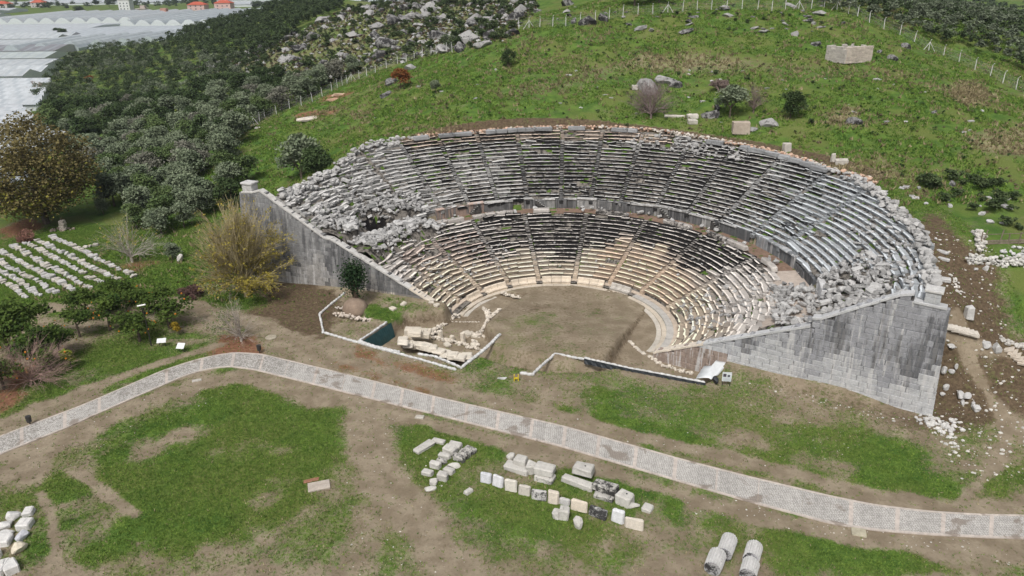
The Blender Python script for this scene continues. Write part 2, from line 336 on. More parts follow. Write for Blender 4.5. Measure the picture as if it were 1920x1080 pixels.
# ---- ground cover patches, outlined on the ground (kind, strength, edge softness, outline)
PATCH = [
 ('g', 1.0, 1.0, [(385, 735), (440, 722), (520, 735), (600, 760), (640, 762), (660, 800), (655, 860), (600, 920), (560, 960), (470, 1010), (330, 1030), (230, 1010), (190, 930), (170, 880), (190, 850), (290, 862), (395, 815), (350, 790), (250, 835), (235, 822), (300, 775), (370, 752)]),
 ('g', 1.0, .5, [(80, 915), (110, 885), (150, 892), (172, 925), (110, 942)]),
 ('g', 1.0, .7, [(108, 985), (200, 945), (260, 980), (255, 1030), (170, 1062), (112, 1058)]),
 ('g', .7, 1.2, [(0, 925), (50, 915), (60, 940), (0, 960)]), ('g', .75, 1.0, [(40, 1065), (60, 1010), (100, 1000), (100, 1060), (60, 1085)]),
 ('g', .62, 1.5, [(120, 850), (220, 790), (330, 750), (400, 760), (330, 800), (200, 880), (130, 880)]),
 ('g', .55, 2.0, [(560, 960), (660, 860), (720, 980), (820, 1080), (600, 1080), (430, 1050)]),
 ('g', 1.0, .9, [(1045, 768), (1100, 770), (1230, 800), (1400, 840), (1560, 868), (1700, 865), (1760, 900), (1790, 935), (1700, 938), (1560, 918), (1400, 880), (1240, 845), (1120, 795)]),
 ('g', .95, 1.6, [(1540, 800), (1640, 815), (1720, 850), (1740, 900), (1500, 890), (1440, 850)]),
 ('g', .6, 2.2, [(1120, 725), (1250, 735), (1350, 760), (1500, 790), (1560, 830), (1500, 850), (1300, 810), (1150, 780), (1090, 760)]),
 ('g', .9, .6, [(1118, 728), (1160, 733), (1170, 748), (1125, 748)]), ('g', .9, .6, [(1112, 758), (1155, 762), (1160, 775), (1115, 772)]),
 ('g', .85, 1.0, [(745, 800), (800, 795), (835, 812), (930, 832), (1000, 855), (1200, 905), (1290, 950), (1330, 985), (1240, 1000), (1080, 1015), (960, 1010), (880, 965), (800, 930), (768, 890)]),
 ('g', 1.0, .5, [(820, 812), (930, 832), (960, 850), (1060, 872), (1180, 905), (1290, 945), (1270, 955), (1150, 915), (1020, 880), (930, 855), (830, 830)]),
 ('g', .55, 2.5, [(880, 960), (1100, 1015), (1330, 985), (1430, 1000), (1350, 1080), (950, 1080), (850, 1000)]),
 ('g', 1.0, .8, [(1440, 955), (1530, 985), (1600, 1005), (1740, 1035), (1800, 1080), (1480, 1080), (1400, 1030), (1410, 970)]),
 ('g', .8, 1.2, [(1250, 940), (1400, 960), (1420, 1000), (1380, 1080), (1300, 1080), (1330, 1020), (1280, 970)]),
 ('g', 1.0, 1.0, [(-60, 480), (0, 462), (130, 412), (280, 430), (340, 410), (400, 440), (395, 520), (330, 560), (260, 562), (160, 580), (60, 590), (-60, 610)]),
 ('g', .9, .8, [(380, 560), (450, 548), (520, 565), (500, 580), (440, 578)]), ('g', .9, .8, [(80, 680), (140, 655), (240, 640), (380, 690), (330, 700), (200, 720), (60, 760), (0, 790), (0, 740)]),
 ('g', .65, 1.5, [(330, 600), (400, 640), (420, 660), (380, 672), (300, 690), (200, 740), (100, 740), (150, 650), (250, 600)]),
 ('g', 1.0, .4, [(690, 568), (720, 578), (748, 588), (762, 596), (742, 604), (700, 596), (686, 582)]), ('g', .7, .8, [(870, 690), (935, 655), (945, 625), (960, 640), (930, 680), (880, 700)]),
 ('g', .85, 1.4, [(945, 598), (985, 572), (1040, 566), (1050, 588), (1010, 602), (960, 612)]), ('g', .6, 1.0, [(900, 650), (940, 620), (960, 640), (1010, 625), (990, 640), (930, 680)]), ('g', .6, .5, [(955, 698), (975, 690), (1000, 670), (1030, 660), (1010, 675), (970, 700)]),
 ('g', .45, 2.0, [(1000, 690), (1100, 690), (1200, 700), (1300, 730), (1200, 740), (1050, 720)]),
 ('g', 1.0, 1.0, [(1878, 512), (1990, 505), (1990, 700), (1890, 625)]), ('g', .7, 1.0, [(1800, 760), (1850, 775), (1860, 810), (1810, 830), (1770, 800)]), ('g', .8, 1.5, [(1840, 870), (1960, 850), (1990, 920), (1880, 930), (1830, 905)]),
 ('b', 1.0, 1.2, [(500, 532), (560, 534), (640, 552), (640, 580), (600, 640), (540, 610), (480, 590), (510, 560)]),
 ('b', .6, 1.6, [(1370, 690), (1440, 700), (1520, 722), (1740, 785), (1760, 800), (1730, 815), (1640, 790), (1500, 745), (1380, 712)]), ('g', .42, 2.0, [(1380, 700), (1500, 740), (1640, 790), (1600, 810), (1450, 790), (1370, 745)]),
 ('b', 1.0, 1.0, [(1735, 400), (1760, 400), (1780, 440), (1840, 470), (1875, 510), (1880, 600), (1890, 660), (1830, 650), (1790, 600), (1755, 560), (1745, 500)]),
 ('b', .9, 1.2, [(1770, 640), (1830, 640), (1870, 700), (1890, 760), (1960, 800), (1960, 620), (1890, 640), (1840, 720), (1850, 790), (1800, 800), (1745, 780), (1750, 700)]),
 ('r', .9, .7, [(405, 655), (420, 632), (470, 628), (490, 645), (488, 662), (430, 668)]), ('r', .8, .9, [(215, 500), (250, 485), (300, 490), (270, 512), (230, 512)]),
 ('r', .7, 1.5, [(640, 640), (760, 690), (840, 712), (800, 730), (680, 700), (600, 670)]),
 ('r', .9, .5, [(595, 205), (640, 205), (625, 218), (560, 222), (545, 216)]), ('r', .8, .5, [(590, 185), (660, 172), (670, 168), (640, 186), (600, 192)]), ('r', 1.0, .8, [(0, 745), (30, 690), (60, 680), (40, 740), (0, 770)]),
 ('r', .9, .8, [(0, 430), (50, 410), (80, 428), (40, 445), (0, 450)]),
 ('s', .55, 3.5, [(1200, 105), (1300, 110), (1400, 120), (1290, 128), (1180, 125)]), ('s', .5, 3.0, [(950, 170), (1060, 150), (1100, 125), (1200, 120), (1080, 165), (970, 180)]),
 ('s', .9, 1.5, [(1770, 170), (1830, 155), (1850, 185), (1810, 200)]), ('s', .7, 1.5, [(1540, 215), (1600, 200), (1610, 235), (1560, 235)]), ('s', .8, 1.2, [(1640, 290), (1690, 320), (1700, 350), (1670, 330)]),
 ('s', .35, 4, [(1270, 120), (1700, 140), (1750, 150), (1500, 150), (1300, 135)]), ('s', .7, 1.5, [(1800, 260), (1990, 240), (1990, 300), (1850, 290)]), ('h', .5, 2.5, [(400, 135), (520, 90), (640, 30), (760, 2), (985, 2), (985, 45), (950, 78), (860, 98), (740, 122), (640, 150), (560, 165), (500, 150)]), ('g', 1.0, 1.5, [(440, 250), (520, 225), (600, 240), (640, 290), (600, 350), (520, 372), (470, 380), (430, 420), (400, 380)]), ('g', .9, 3, [(90, 190), (300, 150), (460, 240), (460, 360), (400, 430), (300, 440), (180, 400), (100, 300)]), ('s', .6, 1, [(640, 215), (700, 205), (680, 225)]),
]
TRAIL = [  # worn earth tracks: (half width m, strength, points)
 (2.4, 1.0, [(60, 578), (200, 578), (330, 562), (400, 590), (470, 600), (560, 640), (640, 660)]), (1.6, .9, [(560, 640), (700, 690), (850, 730), (1000, 770), (1200, 820), (1450, 880), (1650, 932), (1800, 950), (1990, 945)]),
 (1.3, .9, [(660, 745), (740, 770), (860, 812), (1060, 865), (1280, 930), (1450, 975), (1650, 1015), (1990, 1045)]), (1.9, 1.0, [(680, 740), (700, 860), (740, 940), (810, 1020), (860, 1090)]),
 (2.0, .9, [(0, 900), (120, 830), (300, 740), (440, 705), (600, 745)]), (1.3, .9, [(0, 795), (150, 735), (300, 680), (420, 645)]), (.7, 1.0, [(150, 890), (190, 920), (255, 965)]), (.7, 1.0, [(75, 925), (95, 960), (105, 1030), (105, 1090)]),
 (1.2, 1.0, [(1800, 600), (1815, 660), (1850, 730), (1890, 790), (1990, 850)]), (.8, .8, [(1890, 790), (1880, 850), (1840, 900), (1800, 940)]), (.9, .8, [(1745, 625), (1850, 650), (1990, 690)]),
]
PATCH_W = [(k, s, w, GP(P)) for k, s, w, P in PATCH]; TRAIL_W = [(w, s, GP(P)) for w, s, P in TRAIL]
def cover(x, y, z):
    """rgba = lush grass, brown soil, straw, red-brown litter"""
    r, az = polar(x, y); n1 = fbm(x, y, 6, 1); n2 = fbm(x, y, 1.6, 6); nn = (n1 - .5) * 1.2 + (n2 - .5) * .9
    hill = sst(2.6, 4.5, z) * (r > 40) * sst(-50, -40, x); hill = np.maximum(hill, sst(6, 9, z) * (x > -70) * (y > 105))
    g = hill * np.clip(.86 + nn * .55, 0, 1) + (1 - hill) * np.clip(.24 + nn * .7, 0, .62)
    g = np.where((x < -60) & (y > 95), np.maximum(g, .7), g)
    L = {'g': g, 'b': np.zeros_like(x), 's': hill * np.clip((fbm(x, y, 14, 3) - .55) * 1.4, 0, .35), 'r': np.zeros_like(x)}
    for k, s, w, P in PATCH_W:
        P = np.array(P); x0, y0 = P.min(0) - 5; x1, y1 = P.max(0) + 5
        I = np.nonzero((x > x0) & (x < x1) & (y > y0) & (y < y1))[0]
        if not len(I): continue
        w = w * 1.5; m = sst(-w * 1.3, w, sdpoly(x[I], y[I], P) + nn[I] * (.6 + w * 1.5)) * s
        if k == 'h': L['g'][I] *= 1 - m * .8; L['r'][I] = np.maximum(L['r'][I], m * .45); L['b'][I] = np.maximum(L['b'][I], m * .5); continue
        if k == 'g': L['g'][I] = np.maximum(L['g'][I], m); L['b'][I] *= 1 - m; L['s'][I] *= 1 - .5 * m
        else:
            L[k][I] = np.maximum(L[k][I], m); L['g'][I] *= 1 - .93 * m
    for w, s, P in TRAIL_W:
        P = np.array(P); x0, y0 = P.min(0) - 6; x1, y1 = P.max(0) + 6
        I = np.nonzero((x > x0) & (x < x1) & (y > y0) & (y < y1))[0]
        if not len(I): continue
        m = sst(w, w * .35, sdline(x[I], y[I], P) + nn[I] * w * .6) * s
        L['g'][I] *= 1 - m; L['b'][I] *= 1 - .7 * m; L['r'][I] *= 1 - .7 * m
    # orchestra, pits, cut behind the rim, rubble skirt
    ins = sst(13.6, 12.6, r); fg = (1 - hill) * (y < 96); L['g'] *= 1 - fg * .62 * sst(.50, .72, fbm(x, y, 4.2, 12)) * (y < 75); L['g'] *= 1 - .5 * ins; L['b'] = np.maximum(L['b'], ins * np.clip(.27 + (fbm(x, y, 4, 21) - .5) * .6, .1, .5))
    for P, wd in ((PIT_R, .5), (PIT_L, .55)):
        e = sdpoly(x, y, P) if len(x) < 5 else np.where((np.abs(x) < 45) & (y > 60) & (y < 105), sdpoly(x, y, P), -99.); k = sst(-wd - .25, -.1, e) * sst(.35, .0, e); L['b'] = np.maximum(L['b'], k * .5); L['g'] *= 1 - sst(-wd, 0, e)  # brown scarp soil; the strip also paints shade that deepens the pit edges
    cut = (r > 38) & (r < 44.2) & (az > 15) & (az < 122); L['g'] = np.where(cut, L['g'] * .15, L['g']); L['b'] = np.where(cut, .9, L['b'])
    return np.stack([np.clip(L['g'], 0, 1), np.clip(L['b'], 0, 1), np.clip(L['s'], 0, 1), np.clip(L['r'], 0, 1)], -1)
def ground_mat():
    n = NT('ground', .95, .08); c, a = n.attr('cov'); s = n.sep(c); p = n.pos()
    f1 = n.noise(p, .55, 5, .6); f2 = n.noise(p, 3.2, 6, .65); f3 = n.noise(p, 14, 4, .7); f0 = n.noise(p, .13, 3); fm = n.noise(p, 1.1, 6, .7)
    dirt = n.mix(n.mr(f1, .35, .68), (.208, .167, .117), (.305, .255, .186)); dirt = n.mix(n.mr(f2, .5, .8, 0, .7), dirt, (.140, .110, .075))
    dirt = n.mix(n.mr(f3, .62, .80, 0, .65), dirt, (.43, .39, .33))
    brown = n.mix(n.mr(f2, .3, .7), (.070, .050, .032), (.150, .110, .072)); red = n.mix(n.mr(f2, .35, .65), (.16, .075, .045), (.26, .14, .085))
    straw = n.mix(n.mr(f2, .3, .7), (.21, .185, .10), (.36, .30, .19))
    ga = n.mix(n.mr(f1, .3, .7), (.050, .108, .022), (.125, .205, .038)); gb = n.mix(n.mr(f0, .40, .62), ga, (.135, .165, .045))
    grass = n.mix(n.mr(f3, .4, .75, 0, .55), gb, (.025, .055, .012)); grass = n.mix(n.mr(n.noise(p, 1.5, 5, .7), .60, .75, 0, .6), grass, (.19, .18, .075))
    def m(v, lo=.28, hi=.66):
        t = n.math('ADD', v, n.math('MULTIPLY', n.math('SUBTRACT', f2, .5), 1.0)); t = n.math('ADD', t, n.math('MULTIPLY', n.math('SUBTRACT', f3, .5), .6)); t = n.math('ADD', t, n.math('MULTIPLY', n.math('SUBTRACT', fm, .5), 1.1)); return n.mr(t, lo, hi)
    col = n.mix(m(s[1]), dirt, brown); col = n.mix(m(a), col, red); col = n.mix(m(s[2]), col, straw); col = n.mix(m(s[0], .12, .72), col, grass)
    n.bump(n.math('ADD', f2, n.math('MULTIPLY', f3, .5)), .9, .12); return n.out(col)
M_GROUND = ground_mat()
def axis(*seg):
    out = []
    for a, b, st in seg: out += list(np.arange(a, b, st))
    out.append(seg[-1][1]); return np.array(out)
gx = axis((-3000, -600, 120), (-600, -200, 16), (-200, -90, 3), (-90, -40, .7), (-40, 58, .28), (58, 110, .7), (110, 260, 3), (260, 700, 16), (700, 3000, 120))
gy = axis((-120, 30, 10), (30, 56, .4), (56, 98, .24), (98, 135, .4), (135, 210, .8), (210, 420, 3), (420, 1000, 14), (1000, 5000, 120))
XX, YY = np.meshgrid(gx, gy); xf, yf = XX.ravel(), YY.ravel(); zf = hgt(xf, yf); cv = cover(xf, yf, base(xf, yf))
nx, ny = len(gx), len(gy); ii = (np.arange(ny - 1)[:, None] * nx + np.arange(nx - 1)[None]).ravel()
me = quads_mesh('ground', np.stack([xf, yf, zf], -1), np.stack([ii, ii + 1, ii + nx + 1, ii + nx], -1), [M_GROUND], smooth=True)
at = me.color_attributes.new('cov', 'FLOAT_COLOR', 'POINT'); at.data.foreach_set('color', cv.astype(np.float32).ravel())
link('ground', me, kind='structure')
# ------------------------------------------------------------------ the theatre
theatre = tag(bpy.data.objects.new('ancient_theatre', None), 'grey stone amphitheatre with two tiers of curved seating dug into the green hillside', 'ancient theatre'); COL.objects.link(theatre)
def W3(X, Y, z): return (X + CX, Y + CY, z)
LSTAIR = [154, 135.5, 117, 98.5, 77.5, 57, 36, 13, -9]
USTAIR = [143, 133, 123.5, 114.5, 105.5, 96.3, 86, 77, 68, 57, 47, 36, 24, 13]
def stainf(az, r):
    """(base colour, lichen amount) of a seat block"""
    j = rr(-1, 1)
    if r < 25.3:
        rb = np.interp(az, [-40, -10, 10, 35, 55, 70, 80, 120, 140, 165], [18.5, 18.0, 18.6, 19.4, 19.6, 18.8, 16.5, 16.3, 19.0, 18.8])
        rb += float(np.interp(az, [20, 40, 62, 74], [0, .6, .5, 0])); q_ = float(fbm(np.array(r * math.cos(math.radians(az))), np.array(r * math.sin(math.radians(az))), 3.0, 31)) - .5; t = float(sst(rb - 2.0, rb + 2.0, r + j * .5 + q_ * 5))
        blk = float(np.interp(az, [-30, 0, 14, 30, 60, 110, 122, 140, 150], [.25, .34, .66, .95, 1., 1., .74, .5, .25]))
        beige = (.52, .435, .34) if az > 70 or az < 15 else (.50, .39, .295)
        g = (.36, .30, .265) if 118 < az < 152 and r < 23 else (.37, .345, .32)
        c = [beige[i] * (1 - t) + g[i] * t for i in range(3)]; s = .12 + (blk - .12) * t
    else:
        s = float(np.interp(az, [-30, 10, 25, 42, 50, 98, 103, 122, 130], [.30, .36, .55, .85, 1.0, 1.0, .74, .58, .30]))
        if 48 < az < 98: s *= float(np.interp(r, [28, 33, 38, 41], [1, 1, .88, .6]))
        b = float(sst(42, 18, az)); c = [.34 - .035 * b, .335 - .012 * b, .325 + .012 * b]
        if r > 39.5 and 60 < az < 122: c = [.40, .33, .275]
    s *= .55 + .85 * float(fbm(np.array(r * math.cos(math.radians(az))), np.array(r * math.sin(math.radians(az))), 5.0, 7)); k = 1 + rr(-.14, .16); return [v * k for v in c], min(1, max(0, s + rr(-.2, .14)))
def damage(az, r):
    d = .12 + .5 * float(sst(.54, .74, fbm(np.array(r * math.cos(math.radians(az))), np.array(r * math.sin(math.radians(az))), 4.0, 15)))
    if r > RU0:
        d += .62 * float(sst(124, 140, az)) + .15 * float(sst(118, 126, az)); d += .7 * float(sst(-6, -14, az)) * float(sst(36, 33, r))
        if r > 38.6: d += .18
        if 52 < az < 70 and r > 39: d += .35
    else:
        d += .55 * float(sst(124, 140, az)) * float(sst(16.5, 20, r)) + .35 * float(sst(6, -12, az)) * float(sst(16, 20, r))
        if r > 24: d += .35
    return d
def gone(az, r):                          # where the seating has collapsed completely
    if r > RU0:
        if az > 127 and r < 30.4 + .8 * math.sin(az): return True
        if az > 140 and r < 31.4: return True
        if az < -8 and r < 30.6: return True
        if az < -13 and r < 34.2: return True
    else:
        if az < -3 and r > 23.6 + (az + 12) * .05: return True
        if az > 134 and r > 23.8: return True
    return False
def seat_block(mb, r0, z0, a0, a1, T, H, dmg, col, lich):
    L = math.radians(a1 - a0) * r0; n = max(1, int(round(L / .55))); j = .018 + .06 * dmg
    fr_ = rr(.24, .38)
    prof = [(.09, -H - .03), (.11, -.20), (.02, -.13), (0, -.11), (0, -.02), (.03, 0), (T * fr_, 0), (T * (fr_ + .05), -.05), (T + .14, -.035), (T + .14, -H - .1)]
    dr, dz = rr(-j, j) * 1.6, rr(-j, j) * .7; tl = rr(-1, 1) * dmg * .10; yw = rr(-1, 1) * dmg * .14; rl = rr(-1, 1) * dmg * .12
    if dmg > .35 and rnd.random() < .7: dr += rr(-.4, .2) * dmg; dz += rr(-.2, .25) * dmg; yw *= 2; tl *= 2.2; rl *= 2
    m_ = math.radians((a0 + a1) / 2); wx, wy = r0 * math.cos(m_), r0 * math.sin(m_); dz += (float(fbm(np.array(wx), np.array(wy), 3.2, 40)) - .5) * .16; dr += (float(fbm(np.array(wx), np.array(wy), 2.6, 43)) - .5) * .22
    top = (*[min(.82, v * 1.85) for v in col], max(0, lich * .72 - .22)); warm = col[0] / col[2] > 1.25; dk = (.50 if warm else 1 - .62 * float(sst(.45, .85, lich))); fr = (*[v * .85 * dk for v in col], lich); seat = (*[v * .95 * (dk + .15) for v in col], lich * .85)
    V = []; k = len(prof)
    for i in range(n + 1):
        t = i / n; az = math.radians(a0 + (a1 - a0) * t); ch = 0
        if rnd.random() < .3 + dmg * .3: ch = rr(.02, .16 + .12 * dmg)
        for q, (pr, pz) in enumerate(prof):
            R = r0 + pr + dr + yw * (t - .5) * L; z = z0 + pz + dz + tl * (pr - T / 2) + rl * (t - .5) * L
            if q in (2, 3, 4, 5): R += ch * (1 if q != 3 else .6) + rr(-.015, .015); z += (-ch * .3 if q in (4, 5) else 0) + rr(-.012, .012)
            elif q in (6, 7): z += rr(-.02, .02); R += rr(-.04, .04)
            V.append(W3(R * math.cos(az), R * math.sin(az), z))
    F = []; C = []
    for i in range(n):
        for q in range(k - 1):
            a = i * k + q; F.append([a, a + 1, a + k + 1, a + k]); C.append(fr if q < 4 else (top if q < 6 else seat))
    F.append(list(range(k))[::-1]); C.append(fr); F.append([n * k + q for q in range(k)]); C.append(fr)
    mb.add(V, F, C)
def seat_row(name, r0, z0, T, H, stairs, lo, hi, last=False, lab=None):
    mb = MB(); cuts = []
    hw = math.degrees(.36 / r0)
    edges = [lo] + [s for a in sorted(stairs) if lo + 1 < a < hi - 1 for s in (a - hw, a + hw)] + [hi]
    for i in range(0, len(edges), 2):
        a = edges[i]; b = edges[i + 1]
        while a < b - .2:
            L = rr(1.1, 2.6); w = math.degrees(L / r0); e = min(a + w, b)
            if b - e < math.degrees(.6 / r0): e = b
            m = (a + e) / 2; d = damage(m, r0)
            if r0 + T * .5 > rim(m) or gone(m, r0): a = e; continue
            if rnd.random() < (.012 if d < .3 else .05) and r0 > 15: a = e; continue
            c, s = stainf(m, r0); g = math.degrees(rr(.008, .03 + .05 * min(d, .8)) / r0)
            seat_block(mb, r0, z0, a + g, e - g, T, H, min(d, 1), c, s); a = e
    if mb.n: mb.build(name, M_STONE, theatre, label=lab)
def span(r):
    z = float(seatz(r)); o = .5 + .062 * z
    a1, _ = line_az(PL, DL, r); a0, _ = line_az(PR, DR, r)
    if a1 < -90: a1 += 360
    return a0 + math.degrees(o / r), a1 - math.degrees(o / r)
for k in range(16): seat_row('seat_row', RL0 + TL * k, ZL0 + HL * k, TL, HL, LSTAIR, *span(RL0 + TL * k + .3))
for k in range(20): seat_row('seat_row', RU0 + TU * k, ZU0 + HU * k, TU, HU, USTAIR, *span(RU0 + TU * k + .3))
mb = MB(); a = 24.0
while a < 118:
    r = float(rim(a)) - .55; L = rr(1.4, 3.2); w = math.degrees(L / r); m = math.radians(a + w / 2)
    if min(abs(a + w / 2 - s) for s in USTAIR) > 1.0 and not (50 < a < 64 and rnd.random() < .6) and rnd.random() > .12:
        zt = float(seatz(r)); R = rotz(m + math.pi / 2 + rr(-.02, .02)); lv = stainf(a, 38)[1] * .45
        k_ = rr(.85, 1.1); mb.add(cblock(W3(r * math.cos(m), r * math.sin(m), zt + .22), (L / 2 - .03, .34, .32), R @ rotx(rr(-.04, .04)), .09, .06), CB_F, (.27 * k_, .275 * k_, .28 * k_, lv))
    a += w
mb.build('top_bench', M_STONE, theatre, label='broad bluish-grey bench blocks closing the topmost row')
# back bench on the edge of the walkway: big loose slabs
mb = MB(); a = 2.0
while a < 127:
    L = rr(1.2, 3.0); w = math.degrees(L / 25.3); m = a + w / 2
    if min(abs(m - s) for s in LSTAIR) > 2.4 and rnd.random() > .18:
        c, s = stainf(m, 25.2); R = rotz(math.radians(m) + math.pi / 2 + rr(-.05, .05)) @ rotx(rr(-.07, .07)) @ roty(rr(-.05, .05))
        V = cblock(W3(25.35 * math.cos(math.radians(m)), 25.35 * math.sin(math.radians(m)), 6.50 + rr(-.08, .06)), (L / 2 - .04, .38, .33), R, .12, .06)
        mb.add(V, CB_F, [(*[v * (1.25 if i % 3 == 0 else 1) for v in c], s * .55) for i in range(len(CB_F))])
    a += w
mb.build('seat_back', M_STONE, theatre, label='row of broad worn slabs along the edge of the middle walkway')
# stairways: small steps, two to a row
def stairway(az, r0, z0, T, H, n, stop):
    mb = MB(); a = math.radians(az)
    for i in range(n * 2):
        r = r0 + (i + .5) * T / 2 - .1
        if r > stop or gone(az, r): break
        z = z0 - H + (i + 1) * H / 2 - .02; c, s = stainf(az, r); s *= rr(.7, 1.15); c = [v * .78 for v in c]
        if rnd.random() < .10: continue
        V = cblock(W3(r * math.cos(a), r * math.sin(a), z - .25), (.27, .30, .25 + rr(-.01, .01)), rotz(a + rr(-.04, .04)), .025, .02)
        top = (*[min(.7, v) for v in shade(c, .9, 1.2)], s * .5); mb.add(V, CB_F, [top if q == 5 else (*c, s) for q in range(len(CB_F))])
    if mb.n: mb.build('stairway', M_STONE, theatre)
for a in LSTAIR: stairway(a, RL0, ZL0, TL, HL, 16, 25.2)
for a in USTAIR: stairway(a, RU0, ZU0, TU, HU, 20, float(rim(a)) - .5)
# core under the seats: a rubble slope that shows wherever a seat is missing
def core_h(r, az):
    z = seatz(r) - .42 + (fbm(r * 3 + az, az * .7, 1.5, 2) - .5) * .18
    z = np.where((r > 25.2) & (r < RU0 + .3), 6.0, z); z = np.where(r < RL0, .3, z)
    hole = np.exp(-((az - 146) / 3.6) ** 2 - ((r - 29.6) / 1.1) ** 2); z = z - 2.6 * np.clip(hole * 1.8, 0, 1)
    bank = sst(128, 136, az) * sst(31.6, 29, r) * sst(22.5, 25, r) * .9; z = z + np.where(hole < .25, bank, 0)
    bank = sst(-7, -13, az) * sst(34, 31, r) * sst(27.9, 28.6, r) * .45; return z + bank
rs = np.concatenate([np.arange(12.7, 42.2, .3)]); az_ = np.arange(-44, 180, .55); RR, AA = np.meshgrid(rs, az_)
Rm = np.minimum(RR, rim(AA) + .15); ZZ = core_h(Rm, AA); xw, yw = CX + Rm * np.cos(np.radians(AA)), CY + Rm * np.sin(np.radians(AA))
nr, na = len(rs), len(az_); q = (np.arange(na - 1)[:, None] * nr + np.arange(nr - 1)[None]).ravel(); F = np.stack([q, q + 1, q + nr + 1, q + nr], -1)
ws = wall_side(xw, yw).ravel(); keep = (ws[F].min(1) > .35 + .062 * np.maximum(ZZ.ravel()[F].mean(1), 0)); rf = RR.ravel()[F].mean(1); af = AA.ravel()[F].mean(1)
walk = (rf > 25) & (rf < 28.4) & (af > 3) & (af < 134); nz = vnoise(rf * 2, af, 1.3, 3)
green = (nz > .74) & (rf > 14.5)
C = np.where(walk[:, None], np.array([[.20, .135, .10, .12]]), np.array([[.22, .20, .175, .5]])) * (1 + (RG.random((len(F), 1)) - .5) * .3)
C = np.where(((green & ~walk) | (walk & (nz > .78)))[:, None], np.array([[.07, .12, .02, .0]]), C)
hole = np.exp(-((af - 146) / 4.2) ** 2 - ((rf - 29.6) / 1.2) ** 2); C = np.where((hole > .3)[:, None], np.array([[.035, .028, .024, .6]]), C)  # near-black tint paints shade into the hollow of the hole
pv = (af < 4) & (af > -30) & (rf > 23) & (rf < 28.2); C = np.where(pv[:, None], np.array([[.42, .36, .31, .15]]), C)
me = quads_mesh('rubble_core', np.stack([xw.ravel(), yw.ravel(), ZZ.ravel()], -1), F[keep], [M_STONE], C[keep], smooth=True)
link('rubble_core', me, theatre)
# wall behind the middle walkway: tall slabs with a projecting top, breaks at its small stairs
mb = MB(); a = -8.0
while a < 138:
    L = rr(1.3, 3.4); w = math.degrees(L / RU0); m = a + w / 2; broken = m < 2 or m > 128
    stair = min(abs(m - s) for s in (54, 37, 92.5, 116)) < 1.1
    if rnd.random() < (.3 if broken else .05): a += w; continue
    c, s = stainf(m, 29); s = (.62 if m > 25 else .45) + rr(-.25, .3); c = shade(c, .42, .85)
    if m > 112: c = (.33, .25, .21); s = .5
    h = 1.42 + rr(-.12, .1) if not broken else rr(.7, 1.3); top = 6.02 + h; am = math.radians(m); R = rotz(am + math.pi / 2 + rr(-.01, .01) * (8 if broken else 1))
    V = cblock(W3((RU0 + .12) * math.cos(am), (RU0 + .12) * math.sin(am), 6.0 + h / 2 - .1), (L / 2 - .02, .22, h / 2 + .1), R @ rotx(rr(-.03, .03) * (4 if broken else 1)), .04, .02)
    mb.add(V, CB_F, [(*c, s)] * len(CB_F))
    if not broken and not stair and rnd.random() > .35:
        V = cblock(W3((RU0 + .1) * math.cos(am), (RU0 + .1) * math.sin(am), top + .02), (L / 2 - .02, .36, .10), R, .04, .02); mb.add(V, CB_F, [(*[v * 1.4 for v in c], .3)] * len(CB_F))
    a += w
mb.build('walkway_wall', M_WALL, theatre, label='tall dark-streaked slab wall between the two tiers')
for s0, dirn in ((54, 1), (37, 1), (92.5, 1), (116, -1)):     # little stairs up this wall
    mb = MB()
    for i in range(6):
        a = math.radians(s0 - 1.6 + dirn * i * .55); r = RU0 - .25; z = 6.05 + (i + 1) * .21
        V = cblock(W3(r * math.cos(a), r * math.sin(a), (6.0 + z) / 2), (.14, .22, (z - 6.0) / 2 + .02), rotz(a + math.pi / 2), .02, .01)
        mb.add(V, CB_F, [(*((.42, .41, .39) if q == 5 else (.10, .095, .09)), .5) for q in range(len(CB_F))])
    mb.build('wall_steps', M_STONE, theatre)
# benches of honour and the steps at their foot
def arc_block(mb, prof, a0, a1, col, n=None, jit=.012):
    r0 = prof[0][0]; n = n or max(2, int(math.radians(a1 - a0) * r0 / .4)); k = len(prof); V = []
    for i in range(n + 1):
        a = math.radians(a0 + (a1 - a0) * i / n)
        for (R, z) in prof: R2 = R + rr(-jit, jit); V.append(W3(R2 * math.cos(a), R2 * math.sin(a), z + rr(-jit, jit)))
    F = [[i * k + q, i * k + (q + 1) % k, (i + 1) * k + (q + 1) % k, (i + 1) * k + q] for i in range(n) for q in range(k)]
    F += [list(range(k))[::-1], [n * k + q for q in range(k)]]; mb.add(V, F, col)
BCH = [(148.5, 137.8), (133.8, 119.2), (115.5, 100.3), (96.6, 79.5), (75.6, 59.5), (55, 42)]
for bi, (b, a) in enumerate(BCH):
    mb = MB(); x = a
    while x < b - .5:
        w = min(rr(3.4, 6.0), b - x); w = b - x if b - x - w < 2 else w; e = x + w
        col = (.60, .52, .42, .10) if bi < 5 else (.46, .43, .39, .16); col = (*shade(col[:3], .93, 1.05), col[3])
        arc_block(mb, [(12.72, .05), (12.66, .30), (12.62, .42), (12.66, .47), (13.05, .45), (13.16, .60), (13.22, .92), (13.34, 1.0), (13.46, .96), (13.46, .05)], x + .12, e - .12, col); x = e
    mb.build('honour_bench', M_STONE, theatre, label='curved pale bench with a high back at the foot of the seats')
mb = MB(); a = -36.0                       # plinths and kerbs round the orchestra
